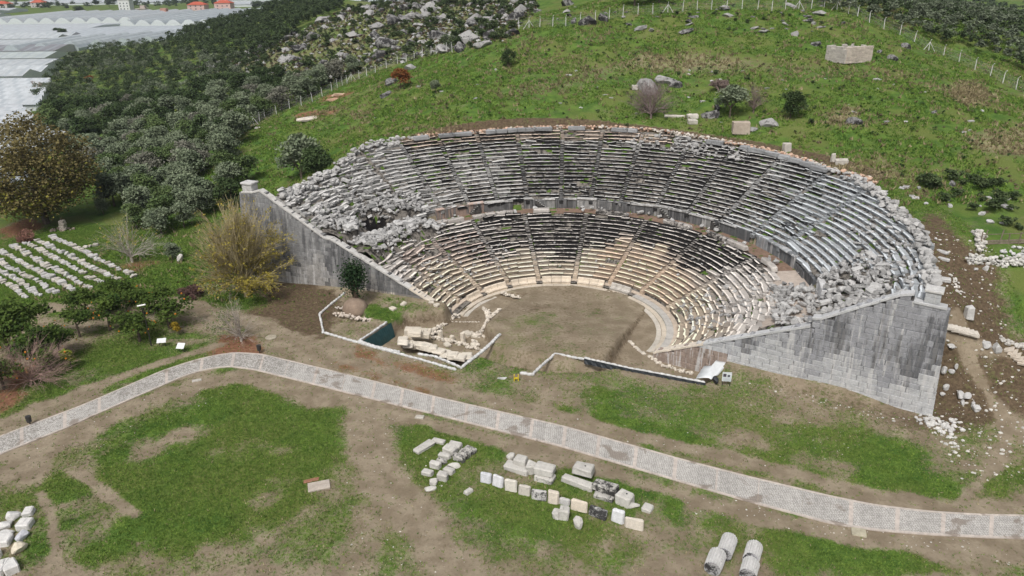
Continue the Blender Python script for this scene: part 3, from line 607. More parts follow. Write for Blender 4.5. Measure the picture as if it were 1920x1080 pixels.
while a < 166:
    w = rr(4, 9); e = min(a + w, 166)
    arc_block(mb, [(12.05, -.1), (12.05, .12), (12.1, .14), (12.72, .14), (12.72, -.1)], a + .1, e - .1, (.50, .44, .36, .12))
    if a > 128 or a < 40: arc_block(mb, [(11.45, -.2), (11.45, .03), (11.5, .05), (12.0, .05), (12.0, -.2)], a + .1, e - .1, (.50, .46, .40, .15))
    arc_block(mb, [(13.4, 0), (13.4, .42), (13.42, .44), (14.2, .44), (14.2, 0)], a + .1, e - .1, (.50, .42, .34, .15)); a = e
mb.build('orchestra_kerb', M_STONE, theatre)
mb = MB(); a = -33.0
while a < 38:
    w = rr(4, 7); e = min(a + w, 38); arc_block(mb, [(12.6, 0), (12.58, .36), (12.64, .39), (13.45, .37), (13.5, 0)], a + .1, e - .1, (.43, .41, .38, .2)); a = e
mb.build('orchestra_plinth', M_STONE, theatre)
# retaining walls of squared blocks
def ret_wall(P, D, n_out, prof, s1, gz, side):
    wall = MB(); P3 = np.array(P) + (CX, CY); D3 = np.array(D); N3 = np.array(n_out)
    base_z = -.5; z = base_z; cs = 0; holes = MB()
    while z < 15.5:
        h = rr(.46, .60) if z < 12 else rr(.42, .5); s = -rr(0, .5)
        bt = .062 * (z)                       # batter: each course sits a little further back
        while s < s1 - .02:
            L = rr(.7, 1.9); a, b = max(s, .0), min(s + L, s1 - bt * .9); s += L
            if b - a < .15: continue
            tm = float(np.interp((a + b) / 2, *zip(*prof)))
            if z > tm - .10: continue
            gl = float(np.interp((a + b) / 2, *zip(*gz)))
            if z + h < gl - .6: continue
            hh = min(h, max(.15, tm - .02 - z)); m = (a + b) / 2; zz = z + hh / 2
            if rnd.random() < .006 and z > 3: continue
            off = rr(-.018, .018); c = P3 + D3 * m - N3 * (bt + .30 - off)
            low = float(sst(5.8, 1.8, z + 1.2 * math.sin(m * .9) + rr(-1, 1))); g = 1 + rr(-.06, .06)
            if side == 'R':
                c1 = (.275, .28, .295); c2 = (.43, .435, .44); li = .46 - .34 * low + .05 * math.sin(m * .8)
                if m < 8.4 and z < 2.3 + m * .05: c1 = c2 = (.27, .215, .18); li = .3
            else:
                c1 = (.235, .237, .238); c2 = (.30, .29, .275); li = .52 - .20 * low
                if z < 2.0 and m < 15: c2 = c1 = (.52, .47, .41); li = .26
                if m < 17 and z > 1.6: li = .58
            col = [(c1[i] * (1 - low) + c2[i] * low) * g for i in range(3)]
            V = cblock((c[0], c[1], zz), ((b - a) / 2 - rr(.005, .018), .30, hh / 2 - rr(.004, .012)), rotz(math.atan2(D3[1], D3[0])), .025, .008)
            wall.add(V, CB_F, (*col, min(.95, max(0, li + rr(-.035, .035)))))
        z += h; cs += 1
    # dark core behind the joints
    ang = math.atan2(D3[1], D3[0]); pts = [(s, t) for s, t in prof]
    V = []; F = []
    for s, t in pts:
        for dep in (.22, 1.0):
            for zz in (-.6, t - .04):
                b = .062 * max(zz, 0); q = P3 + D3 * min(s, s1 - b - .1) - N3 * (b + dep); V.append((q[0], q[1], zz))
    for i in range(len(pts) - 1):
        a = i * 4; F += [[a, a + 4, a + 5, a + 1], [a + 2, a + 3, a + 7, a + 6], [a + 1, a + 5, a + 7, a + 3]]
    F += [[0, 1, 3, 2], [len(V) - 4, len(V) - 2, len(V) - 1, len(V) - 3]]; wall.add(V, F, (.09, .085, .08, .4))
    w = wall.build('retaining_wall', M_WALL, theatre, label='high streaked retaining wall of squared blocks at the ' + ('right' if side == 'R' else 'left') + ' end of the seating')
    cap = MB()                              # sloping coping
    for i in range(len(prof) - 1):
        (s_a, z_a), (s_b, z_b) = prof[i], prof[i + 1]; L = math.hypot(s_b - s_a, z_b - z_a)
        if s_b - s_a < .3: continue
        k = max(1, int(L / 1.7)); sl = math.atan2(z_b - z_a, s_b - s_a)
        for j in range(k):
            t = (j + .5) / k; s = s_a + (s_b - s_a) * t; zc = z_a + (z_b - z_a) * t; b = .062 * zc
            c = P3 + D3 * s - N3 * (b + .36); R = rotz(ang) @ roty(-sl)
            V = cblock((c[0], c[1], zc + .02), (L / k / 2 - .008, .46, .13), R, .03, .012)
            pale = (.58, .52, .44, .08) if zc < 3.4 else ((.50, .49, .47, .22) if side == 'L' else (.47, .475, .48, .22)); cap.add(V, CB_F, pale)
    cap.build('coping', M_STONE, w); return P3, D3, N3
NL = np.array([-.3831, -.9236]); NR = np.array([-.5373, -.8434])
prL = [(0, 1.05), (.5, 1.08), (16.3, 8.15), (17.3, 8.2), (26.9, 13.42), (27.9, 13.1), (29.9, 12.9)]
prR = [(0, .72), (.3, .95), (15.3, 7.7), (15.35, 8.5), (16.1, 8.62), (22.2, 12.35), (23.3, 12.7), (23.35, 12.0), (26.0, 11.9)]
PL3 = ret_wall(PL, DL, NL, prL, 31.0, [(0, 0), (8, .4), (11, 1.4), (31, 1.3)], 'L')
PR3 = ret_wall(PR, DR, NR, prR, 26.9, [(0, 0), (8, .1), (8.6, 1.6), (27, 1.5)], 'R')
def pillar(P3, D3, N3, s, z0, z1, hw):
    ang = math.atan2(D3[1], D3[0]); mb = MB(); c = P3 + D3 * s - N3 * (.062 * z0 + .62); z = z0
    while z < z1 - .1:
        h = min(.55, z1 - z); mb.add(cblock((c[0], c[1], z + h / 2), (hw, .62, h / 2 - .005), rotz(ang), .03, .01), CB_F, ((.46, .455, .44, .2) if z1 > 13.6 else (.40, .41, .42, .28))); z += h
    mb.add(cblock((c[0], c[1], z1 + .12), (hw + .12, .74, .12), rotz(ang), .04, .01), CB_F, (.50, .495, .48, .15))
    mb.build('end_pillar', M_WALL, theatre)
pillar(*PL3, 28.9, 12.7, 14.05, .78); pillar(*PR3, 24.75, 11.6, 13.15, .62)
# outer ends: the retaining walls return round the back of the seating
for side, azs in (('L', np.arange(141, span(38)[1] - .3, 1.0)), ('R', np.arange(span(37.8)[0] + .5, 5, 1.0))):
    mb = MB(); 
    for a in azs:
        r = float(rim(a)) + .1; am = math.radians(a); zt = float(seatz(r - .3)) - .35; x, y = CX + r * math.cos(am), CY + r * math.sin(am)
        g = float(base(np.array([x + 1.2 * math.cos(am)]), np.array([y + 1.2 * math.sin(am)]))[0]); z = g - .6
        while z < zt:
            h = rr(.45, .6); hh = min(h, zt - z)
            if hh > .12:
                rb = r - .03 * (z - g); w = r * math.radians(1.0) / 2
                mb.add(cblock((CX + rb * math.cos(am), CY + rb * math.sin(am), z + hh / 2), (w, .35, hh / 2 - .006), rotz(am + math.pi / 2), .03, .02), CB_F, (*shade((.36, .355, .35), .8, 1.15), .4))
            z += h
    mb.build('outer_wall', M_WALL, theatre)
# edge stones along the top, and the pinkish rubble packing behind the last row
mb = MB(); mp = MB()
for a in np.arange(-31, 160, .62):
    r = float(rim(a)); am = math.radians(a); sz = float(seatz(r - .3))
    n = 1 if 20 < a < 124 else 3
    for i in range(n):
        if rnd.random() < .25: continue
        q = r - rr(-.1, .9 if n > 1 else .1); s = rr(.22, .5); V, F = rock(2, 9)
        V = V * (s, s * rr(.7, 1.2), s * rr(.5, .8)) @ rotz(rr(0, 6)).T + W3(q * math.cos(am), q * math.sin(am), float(seatz(q)) + rr(-.05, .2)); g = rr(.32, .46)
        if 30 < a < 120: continue
        mb.add(V, F, (g, g * .985, g * .96, rr(.1, .45)))
    if 14 < a < 118:
        for i in range(7):
            q = r + rr(.1, 1.5); b = am + rr(-.006, .006); s = rr(.10, .34); V, F = rock(1, 6)
            x, y = CX + q * math.cos(b), CY + q * math.sin(b); pk = rnd.random()
            V = V * (s, s, s * .7) @ rotz(rr(0, 6)).T + (x, y, float(seatz(r - .2)) + rr(-.1, .45) - (q - r) * .25)
            c = (.52, .36, .27) if pk < .6 and (a > 66 or a < 50) else ((.50, .46, .41) if pk < .85 else (.22, .14, .10)); mp.add(V, F, (*shade(c, .85, 1.15), .08))
mb.build('edge_stones', M_STONE, theatre, kind='stuff'); mp.build('packing_rubble', M_STONE, theatre, kind='stuff', label='pinkish rubble packing behind the topmost row')
# crumbled stones between the displaced seats (small stuff)
mb = MB()
def scat(n, a0, a1, r0, r1, s0, s1, zup=.1, colf=None, nn=1):
    for _ in range(n):
        a = rr(a0, a1); r = rr(r0, r1)
        x, y = r * math.cos(math.radians(a)), r * math.sin(math.radians(a))
        if wall_side(x + CX, y + CY) < .9 or r > rim(a) - .2: continue
        if ((a - 146) / 4.0) ** 2 + ((r - 29.6) / 1.3) ** 2 < 1: continue
        s = rr(s0, s1); V, F = rock(nn, 8) if rnd.random() < .35 else (cblock((0, 0, 0), (rr(1, 1.4), rr(.45, .8), rr(.3, .6)), None, .12, .14), CB_F)
        V = np.asarray(V) * s @ (rotz(rr(0, 6.3)) @ rotx(rr(-.5, .5)) @ roty(rr(-.5, .5))).T
        g = rr(.22, .46); mb.add(V + W3(x, y, float(core_h(np.array(r), np.array(a))) + .25 + rr(0, zup)), F, (g, g * .985, g * .965, rr(.05, .4)))
scat(620, 127, 160, 24, 32.4, .10, .34, .35); scat(240, 134, 162, 31, 40.5, .10, .30, .2); scat(420, -32, -7, 24, 34, .10, .36, .35)
scat(160, -32, 4, 33, 39, .12, .3, .2); scat(160, 110, 160, 15, 24, .08, .22, .15); scat(200, 0, 125, 15, 40, .06, .18, .12); scat(150, -25, 10, 15, 24, .08, .25, .15); scat(120, 40, 70, 38, 41, .12, .35, .3)
mb.build('rubble', M_STONE, theatre, kind='stuff')
# single fallen blocks that lie loose on the ruin
ROCKS = []
for i in range(10):
    mb = MB()
    if i < 3: V, F = rock(2, 10)
    else: V, F = cblock((0, 0, 0), (rr(1, 1.35), rr(.5, .75), rr(.38, .6)), None, .10, .12), CB_F
    g = rr(.30, .50); mb.add(V, F, (g, g * .99, g * .97, rr(.15, .5))); ROCKS.append(mb.mesh('loose_block', [M_STONE]))
def loose(n, a0, a1, r0, r1, s0, s1, label, group, zz=.45):
    k = tries = 0
    while k < n and tries < 8000:
        tries += 1
        a = rr(a0, a1); r = rr(r0, r1); x, y = r * math.cos(math.radians(a)), r * math.sin(math.radians(a))
        if wall_side(x + CX, y + CY) < 1.2 or r > rim(a) - .3 or ((a - 146) / 4.6) ** 2 + ((r - 29.6) / 1.5) ** 2 < 1: continue
        o = link('fallen_block', ROCKS[rnd.randrange(10)], None, W3(x, y, float(core_h(np.array(r), np.array(a))) + zz + rr(-.1, .15)), label, 'stone block', group)
        s = rr(s0, s1); o.scale = (s, s * rr(.8, 1.1), s * rr(.7, 1)); o.rotation_euler = (rr(-.4, .4), rr(-.4, .4), rr(0, 6.3)); k += 1
loose(90, 127, 158, 24, 31.5, .32, .62, 'pale fallen block tumbled on the collapsed left end of the middle walkway', 'fallen blocks on the left collapse')
loose(38, 135, 160, 32, 38, .3, .5, 'grey fallen block lying among the shifted upper seats at the far left', 'fallen blocks on the upper left seats')
loose(70, -31, -8, 24, 34, .32, .62, 'grey fallen block heaped behind the right retaining wall', 'fallen blocks on the right collapse')
loose(26, 2, 128, 25.6, 28.0, .22, .42, 'small fallen block lying on the walkway between the two tiers', 'fallen blocks on the middle walkway', .4)
loose(14, 150, 163, 36.8, 37.6, .4, .6, 'pale block perched on the outer left rim of the seating', 'blocks on the left rim', .3)
# squared platform standing in the right-hand collapse
mb = MB()
for i in range(5):
    for j in range(4):
        for l in range(3):
            a = math.radians(-11 - i * 1.5 + rr(-.1, .1)); r = 28.6 + j * .75
            if l < 2 and 0 < i < 4 and 0 < j < 3: continue
            mb.add(cblock(W3(r * math.cos(a), r * math.sin(a), 6.5 + l * .6), (.36, .36, .29), rotz(a + rr(-.05, .05)), .05, .03), CB_F, (*[rr(.46, .56)] * 3, .15))
mb.build('masonry_block', M_STONE, theatre)
# ------------------------------------------------------------------ paved path
def path_mat():
    n = NT('path cobbles', .9, .15); c, a = n.attr(); p = n.pos()
    v = n.N.new('ShaderNodeTexVoronoi'); v.feature = 'DISTANCE_TO_EDGE'; n.put(v.inputs['Vector'], n.pos((5.5, 5.5, 5.5))); v.inputs['Scale'].default_value = 1; v.inputs['Randomness'].default_value = .55
    j = n.math('ADD', n.mr(v.outputs['Distance'], .02, .16, 1, 0), 0)
    col = n.mix(n.math('MULTIPLY', j, n.math('MULTIPLY', a, .75)), c, (.16, .145, .125)); f = n.noise(p, 2.3, 6, .65)
    col = n.mix(1.0, col, n.mr(f, .3, .72, .78, 1.2, False), 'MULTIPLY'); st = n.noise(p, .42, 4, .6, .5)
    col = n.mix(n.mr(st, .57, .64, 0, .7), col, (.185, .15, .12)); n.bump(f, .4, .03); return n.out(col)
M_PATH = path_mat()
UPP = [(-60, 846), (0, 818), (150, 762), (300, 697), (360, 677), (400, 667), (440, 661), (490, 664), (540, 676), (600, 690), (820, 745), (1060, 800), (1280, 862), (1400, 893), (1560, 931), (1640, 947), (1740, 959), (1840, 965), (1990, 968)]
LOW = [(-60, 882), (0, 853), (128, 802), (265, 741), (345, 706), (385, 694), (430, 688), (480, 695), (540, 710), (640, 735), (850, 787), (1050, 838), (1280, 906), (1400, 941), (1560, 984), (1640, 996), (1740, 1004), (1840, 1009), (1990, 1014)]
def resample(P, n):
    P = np.array(P); d = np.concatenate([[0], np.cumsum(np.hypot(*np.diff(P, axis=0).T))]); t = np.linspace(0, d[-1], n); return np.stack([np.interp(t, d, P[:, 0]), np.interp(t, d, P[:, 1])], -1)
NP_ = 520; U = resample([G(*q)[:2] for q in UPP], NP_); L_ = resample([G(*q)[:2] for q in LOW], NP_)
for _ in range(14): U[1:-1] = (U[:-2] + U[1:-1] * 2 + U[2:]) / 4; L_[1:-1] = (L_[:-2] + L_[1:-1] * 2 + L_[2:]) / 4
cen = (U + L_) / 2; dist = np.concatenate([[0], np.cumsum(np.hypot(*np.diff(cen, axis=0).T))])
mb = MB(); cw = .19; V = []; ws_ = [0, .004, cw, cw + .004]
cross = []; s = 1.0; Ltot = dist[-1]
while s < Ltot: cross.append(s); s += rr(3.1, 3.7)
seg = sorted(set(list(np.arange(0, Ltot, .8)) + cross + [c + .3 for c in cross]))
def at_s(s):
    return (np.array([np.interp(s, dist, U[:, 0]), np.interp(s, dist, U[:, 1])]), np.array([np.interp(s, dist, L_[:, 0]), np.interp(s, dist, L_[:, 1])]))
for i in range(len(seg) - 1):
    s0, s1 = seg[i], seg[i + 1]
    if s1 - s0 < .02: continue
    isx = any(abs(s0 - c) < .01 for c in cross); a0, b0 = at_s(s0); a1, b1 = at_s(s1); w = np.linalg.norm(a0 - b0)
    cuts = [0, .22 / w, 1 - .22 / w, 1]
    for j in range(3):
        t0, t1 = cuts[j], cuts[j + 1]; band = isx or j != 1; k = rr(.9, 1.06)
        P = [a0 + (b0 - a0) * t0, a0 + (b0 - a0) * t1, a1 + (b1 - a1) * t1, a1 + (b1 - a1) * t0]
        z = [base(np.array([q[0]]), np.array([q[1]]))[0] + (.085 if band else .065) for q in P]
        top = [(q[0], q[1], zz) for q, zz in zip(P, z)]; col = ((.49 * k, .435 * k, .39 * k, .12) if band else (.46 * k, .445 * k, .42 * k, 1))
        mb.add(top, [[0, 1, 2, 3]], col)
        if j == 0: mb.add([top[0], top[3], (top[3][0], top[3][1], top[3][2] - .3), (top[0][0], top[0][1], top[0][2] - .3)], [[0, 1, 2, 3]], col)
        if j == 2: mb.add([top[2], top[1], (top[1][0], top[1][1], top[1][2] - .3), (top[2][0], top[2][1], top[2][2] - .3)], [[0, 1, 2, 3]], col)
        if j == 1 and not isx:
            for (p, q) in ((0, 3), (1, 2)): mb.add([top[p], top[q], (top[q][0], top[q][1], top[q][2] + .02), (top[p][0], top[p][1], top[p][2] + .02)], [[0, 1, 2, 3]], (.4, .38, .35, .1))
mb.build('path', M_PATH, kind='structure')
# ------------------------------------------------------------------ loose ancient blocks on the grass
def blockobj(name, x, y, z, L, Wd, Hh, ang, label, group=None, cat='stone block', col=(.50, .485, .45), li=.34, rot=(0, 0), kind='box', hole=False, jit=.085, bev=.09):
    mb = MB(); k = rr(.94, 1.05); c = (*[v * k for v in col], li)
    if kind == 'box':
        V = cblock((0, 0, Hh / 2), (L / 2, Wd / 2, Hh / 2), None, min(bev, Hh * .18), jit * min(1, Hh)); V = V @ (rotx(rot[0]) @ roty(rot[1])).T; mb.add(V, CB_F, c)
        if rnd.random() < .5:                                   # a broken corner piece standing proud
            V = cblock((rr(-.25, .25) * L, rr(-.2, .2) * Wd, Hh * rr(.96, 1.04)), (L * .16, Wd * .22, .04), rotz(rr(-.2, .2)), .02, .02); mb.add(V @ (rotx(rot[0]) @ roty(rot[1])).T, CB_F, c)
    else:
        V, F = rock(2, 11, lo=.5, hi=.9); mb.add((V * (L / 2, Wd / 2, Hh / 2) * 1.12 + (0, 0, Hh * .42)) @ (rotx(rot[0]) @ roty(rot[1])).T, F, c)
    if hole:
        P = [(.0, .0, Hh + .004), (.0, .0, Hh - .1)]; tube(mb, [(L * .1, 0, Hh - .02), (L * .1, 0, Hh + .006)], .07, 8, (.03, .03, .03, 0))
    o = mb.build(name, M_STONE, None, loc=(x, y, z - .09), label=label, cat=cat, group=group); o.rotation_euler = (rr(-.05, .05), rr(-.05, .05), ang); return o
def seg_block(p, w, h, label, **k):
    x1, y1, _ = G(p[0], p[1]); x2, y2, _ = G(p[2], p[3]); L = max(.25, math.hypot(x2 - x1, y2 - y1)); ang = math.atan2(y2 - y1, x2 - x1); zz = k.pop('dz', 0)
    n = np.array([-math.sin(ang), math.cos(ang)]) * w * .35 * k.pop('side', 1); x, y = (x1 + x2) / 2 + n[0], (y1 + y2) / 2 + n[1]
    return blockobj('stone_block', x, y, hz(x, y) + zz, L, w, h, ang, label, **k)
GA = 'white blocks set out in a cluster on the lawn'
A_ = [((809, 829, 832, 834), .55, .35, 'long low white slab at the head of the lawn cluster'), ((783, 852, 815, 834), .75, .4, 'largest white slab of the lawn cluster, slanting, pointed at one end'),
 ((840, 839, 862, 844), .8, .5, 'grey-topped wide block behind the folded seat-shaped one'), ((869, 846, 887, 854), .7, .5, 'browner curved block at the right edge of the lawn cluster'),
 ((831, 848, 851, 856), .8, .7, 'tall white wedge-shaped block in the middle of the lawn cluster'), ((860, 855, 877, 862), .7, .6, 'white block with an arched end beside the brown curved block'),
 ((822, 857, 843, 863), .45, .5, 'narrow white slab just left of the cluster middle'), ((849, 862, 870, 869), .5, .6, 'mossy thick block leaning against the arched white one'),
 ((818, 865, 834, 872), .42, .45, 'half-buried greenish block below the narrow slab'), ((805, 876, 823, 881), .5, .6, 'upright block with a shaded grey front at the cluster left side'),
 ((839, 877, 861, 879), .6, .5, 'rounded white block right of the cluster centre'), ((830, 886, 849, 891), .6, .5, 'speckled white block above the cubic one'),
 ((790, 890, 809, 895), .6, .5, 'cracked white block nearest the dirt track'), ((819, 900, 838, 904), .6, .7, 'almost cubic white block in the lower cluster'),
 ((805, 909, 819, 909), .5, .5, 'small squarish white block near the lower tip'), ((796, 922, 818, 919), .5, .35, 'flat pointed white stone at the lower tip of the cluster'),
 ((825, 912, 829, 912), .18, .16, 'pebble-sized white stone beside the squarish block'), ((875, 929, 887, 921), .48, .35, 'single white brick-shaped block lying apart on open grass')]
for p, w, h, lb in A_: seg_block(p, w, h, lb, group=GA, kind='rock' if 'rounded' in lb or 'pebble' in lb or 'pointed white' in lb else 'box', li=.5 if ('mossy' in lb or 'greenish' in lb or 'brown' in lb) else .26)
GB = 'slabs standing in a row on the lawn'
B_ = [((900, 903, 920, 908), .9, 'bluish white square slab, first at the left of the standing row', (.56, .57, .60), .08), ((922, 909, 941, 916), 1.0, 'second standing slab, white with one small hole', (.60, .60, .62), .05),
 ((946, 918, 969, 923), 1.0, 'creamy standing slab with a thin vertical crack', (.60, .57, .51), .18), ((971, 926, 994, 930), .85, 'grey-edged standing slab fourth from the left', (.50, .47, .42), .38),
 ((996, 935, 1024, 940), .85, 'dark-streaked wide slab in the middle of the row', (.55, .54, .52), .5), ((1026, 942, 1047, 947), 1.1, 'tall cream slab with one rounded corner', (.60, .54, .46), .12),
 ((1048, 944, 1068, 949), .6, 'short grey slab squeezed between two cream ones', (.48, .47, .46), .2), ((1070, 953, 1100, 963), .95, 'broad cream slab with two small holes', (.60, .53, .44), .12),
 ((1103, 965, 1136, 977), .9, 'blackened wide slab mottled with lichen', (.50, .50, .49), .62), ((1146, 976, 1168, 984), 1.1, 'white angular slab with a dark hole near its edge', (.62, .63, .64), .06),
 ((1171, 988, 1206, 996), .9, 'longest cream slab closing the row at the right, cracked across', (.57, .52, .45), .15)]
for p, h, lb, c, li in B_: seg_block(p, .32, h, lb, group=GB, col=c, li=li, rot=(-.22, 0), side=.5, jit=.04)
GC = 'blocks stacked in two heaps by the path'
C_ = [((945, 878, 990, 891), .9, .55, 0, 'low broken base slab under the left heap', .3, 'box', 0), ((950, 868, 964, 872), .6, .55, .5, 'rounded stone perched at the left end of the left heap', .3, 'rock', 0),
 ((963, 876, 985, 882), .9, .55, .5, 'grey squared block on top of the left heap', .25, 'box', 1), ((986, 886, 1003, 891), .8, .95, 0, 'upright block with a square socket beside the big white one', .2, 'box', 1),
 ((1002, 898, 1036, 908), 1.0, .5, 0, 'shaded lower block carrying the big white block', .4, 'box', 0), ((1001, 894, 1037, 903), 1.1, .65, .5, 'big clean white block on the right end of the left heap', .02, 'box', 1),
 ((1053, 901, 1110, 922), .7, .55, 0, 'very long moulded beam lying low in the right heap', .32, 'box', 0), ((1073, 896, 1109, 905), 1.1, .8, .5, 'clean white box-shaped block standing on the long beam', .02, 'box', 1),
 ((1114, 930, 1150, 941), .9, .45, 0, 'dark underside block below the wide weathered one', .45, 'box', 0), ((1110, 922, 1153, 937), 1.0, .6, .42, 'wide weathered block with a blackened front', .55, 'box', 1),
 ((1154, 940, 1182, 951), 1.0, .95, 0, 'white chest-high block at the right end of the right heap', .1, 'box', 1), ((1173, 951, 1197, 952), .5, .5, 0, 'lumpy pale stone leaning on the chest-high block', .12, 'rock', 0),
 ((1203, 956, 1221, 962), .8, .4, 0, 'small square trough-shaped block standing alone right of the heaps', .3, 'box', 1), ((1036, 970, 1048, 973), .7, .7, 0, 'left half of the split block in front of the slab row', .2, 'box', 0),
 ((1047, 972, 1066, 974), .8, .95, 0, 'right half of the split block in front of the slab row', .15, 'box', 0), ((1075, 990, 1093, 991), .7, .9, 0, 'pointed white block standing in front of the slab row', .2, 'rock', 0)]
for p, w, h, dz, lb, li, kd, ho in C_: seg_block(p, w, h, lb, group=GC, dz=dz, li=li, kind=kd, hole=bool(ho), side=.8)
GD = 'white blocks packed on the dirt at the lower left corner'
D_ = [((44, 968, 64, 964), .9, .55, 'squared white block topmost in the corner pack', 'box', 0), ((11, 976, 35, 974), .9, .7, 'rounded white boulder second from the top of the corner pack', 'rock', 0), ((32, 992, 58, 990), 1.0, .6, 'thick six-sided slab below the squared corner block', 'box', 0),
 ((-6, 996, 26, 988), .9, .6, 'white block with a curved notch in the corner pack', 'rock', 0), ((-6, 1010, 25, 1005), .9, .6, 'long broken white stone on the left of the corner pack', 'rock', 0), ((30, 1014, 52, 1011), 1.0, .6, 'blue-grey block with a small pit in the corner pack', 'rock', 1),
 ((-8, 1024, 20, 1020), .9, .6, 'greyish low stone at the left edge of the corner pack', 'box', 0), ((22, 1038, 47, 1033), 1.1, .7, 'cream yellow rounded block of the corner pack', 'rock', 2), ((-14, 1048, 5, 1044), 1.0, .6, 'stone cut by the left frame edge in the corner pack', 'rock', 0),
 ((-12, 1078, 12, 1075), 1.3, .7, 'large white slab at the very bottom left corner', 'box', 0), ((10, 1078, 37, 1066), 1.3, .7, 'large split white slab with a pointed side near the bottom corner', 'box', 0)]
for p, w, h, lb, kd, cc in D_: seg_block(p, w, h, lb, group=GD, kind=kd, col=[(.62, .61, .59), (.50, .51, .54), (.62, .56, .45)][cc], li=.08, side=.6)
# fluted column drums
def drum(p, r, label, broken=False):
    x1, y1, _ = G(p[0], p[1]); x2, y2, _ = G(p[2], p[3]); L = math.hypot(x2 - x1, y2 - y1); n = 40; mb = MB(); V = []
    for i in range(7):
        t = i / 6
        for k in range(n):
            a = 2 * math.pi * k / n; q = r * (1 if k % 2 else .93) * (1 - .03 * t) * (1 + rr(-.012, .012)); e = 0
            if i == 6 and broken and math.sin(a) > .1: e = -L * .22 * math.sin(a)
            V.append(((t - .5) * L + e + (rr(-.03, .03) if i in (0, 6) else 0), math.cos(a) * q, math.sin(a) * q))
    F = [[i * n + k, (i + 1) * n + k, (i + 1) * n + (k + 1) % n, i * n + (k + 1) % n] for i in range(6) for k in range(n)]
    mb.add(V, F + [list(range(n))], (.52, .515, .50, .28))
    mb.add([V[6 * n + k] for k in range(n)], [list(range(n))[::-1]], (.42, .42, .43, .5))
    if not broken: tube(mb, [(-L / 2 - .004, 0, 0), (-L / 2 + .01, 0, 0)], .08, 8, (.03, .03, .03, 0))
    x, y = (x1 + x2) / 2, (y1 + y2) / 2; o = mb.build('column_drum', M_STONE, None, loc=(x, y, hz(x, y) + r * .86), label=label, cat='column drum', group='fluted column drums on the grass'); o.rotation_euler = (rr(-.3, .3), 0, math.atan2(y2 - y1, x2 - x1))
drum((1367, 1020, 1356, 1050), .56, 'fluted column drum with a notch, upper one of the left pair'); drum((1345, 1050, 1334, 1078), .60, 'fluted column drum with a dark end, lower one of the left pair')
drum((1414, 1034, 1405, 1064), .56, 'fluted column drum broken open at one end, upper of the right pair', True); drum((1407, 1066, 1400, 1090), .58, 'pale split drum cut off by the bottom edge, lower of the right pair')
# finds laid out in lines on the grass at the left
FR = [[(640, 150), (740, 210), (880, 260), (1000, 330), (1130, 390), (1200, 440), (1340, 500), (1540, 600)], [(1580, 615), (1640, 640), (1750, 690)], [(470, 210), (560, 250), (700, 330), (880, 400), (1000, 480), (1130, 550), (1260, 600), (1400, 660), (1500, 710)],
 [(300, 240), (450, 300), (600, 390), (720, 450), (850, 520), (1000, 600), (1100, 640)], [(1100, 680), (1250, 720), (1330, 770)], [(170, 285), (300, 360), (450, 450), (600, 540), (750, 600), (900, 690), (1000, 750), (1150, 830)],
 [(20, 330), (40, 370), (200, 450), (350, 540), (500, 610), (650, 690), (750, 740), (850, 800), (940, 850)], [(-60, 450), (0, 480), (100, 550), (250, 620), (350, 680), (480, 710), (550, 770), (650, 850), (730, 890)], [(-120, 540), (0, 600), (120, 650), (230, 720), (330, 790), (430, 860), (530, 920)], [(-120, 660), (0, 720), (100, 770), (200, 820), (260, 890), (350, 950)],
 [(1050, 310), (1120, 290), (1200, 275), (1290, 262)]]
FRL = ['farthest line, the one ending by the bare tree', 'short tail beyond the farthest line', 'second line counted from the olive grove', 'third line counted from the olive grove', 'short tail of the third line', 'fourth line counted from the olive grove', 'fifth line counted from the olive grove', 'third line counted from the orange trees', 'second line counted from the orange trees', 'line closest to the orange trees', 'short line between the blocks and the bare tree']
FM = []
for i in range(9):
    mb = MB(); g = rr(.38, .54)
    if i % 3: V = cblock((0, 0, .22), (.42, .34, .24), None, .07, .05); F = CB_F
    else: V, F = rock(2, 9); V = V * (.44, .38, .28) + (0, 0, .2)
    mb.add(V, F, (g, g * (.98 if i % 4 else .94), g * (.95 if i % 4 else .84), rr(.1, .42))); FM.append(mb.mesh('field_block', [M_STONE]))
for ri, R_ in enumerate(FR):
    P = np.array([G(a / 6.75, 420 + b / 6.75)[:2] for a, b in R_]); d = np.concatenate([[0], np.cumsum(np.hypot(*np.diff(P, axis=0).T))]); s = .3
    while s < d[-1]:
        x, y = np.interp(s, d, P[:, 0]), np.interp(s, d, P[:, 1]); x2, y2 = np.interp(s + .5, d, P[:, 0]), np.interp(s + .5, d, P[:, 1]); k = rr(.75, 1.2)
        o = link('stone_block', FM[rnd.randrange(9)], None, (x + rr(-.12, .12), y + rr(-.12, .12), hz(x, y) - .05), 'pale block in the ' + FRL[ri], 'stone block', 'ancient blocks laid out in lines on the left lawn'); tag(o)
        o.rotation_euler = (rr(-.1, .1), rr(-.1, .1), math.atan2(y2 - y, x2 - x + 1e-6) + math.pi / 2 + rr(-.35, .35)); o.scale = (k * rr(.75, 1.15), k, k * rr(.7, 1.1)); s += k * rr(.72, .95)
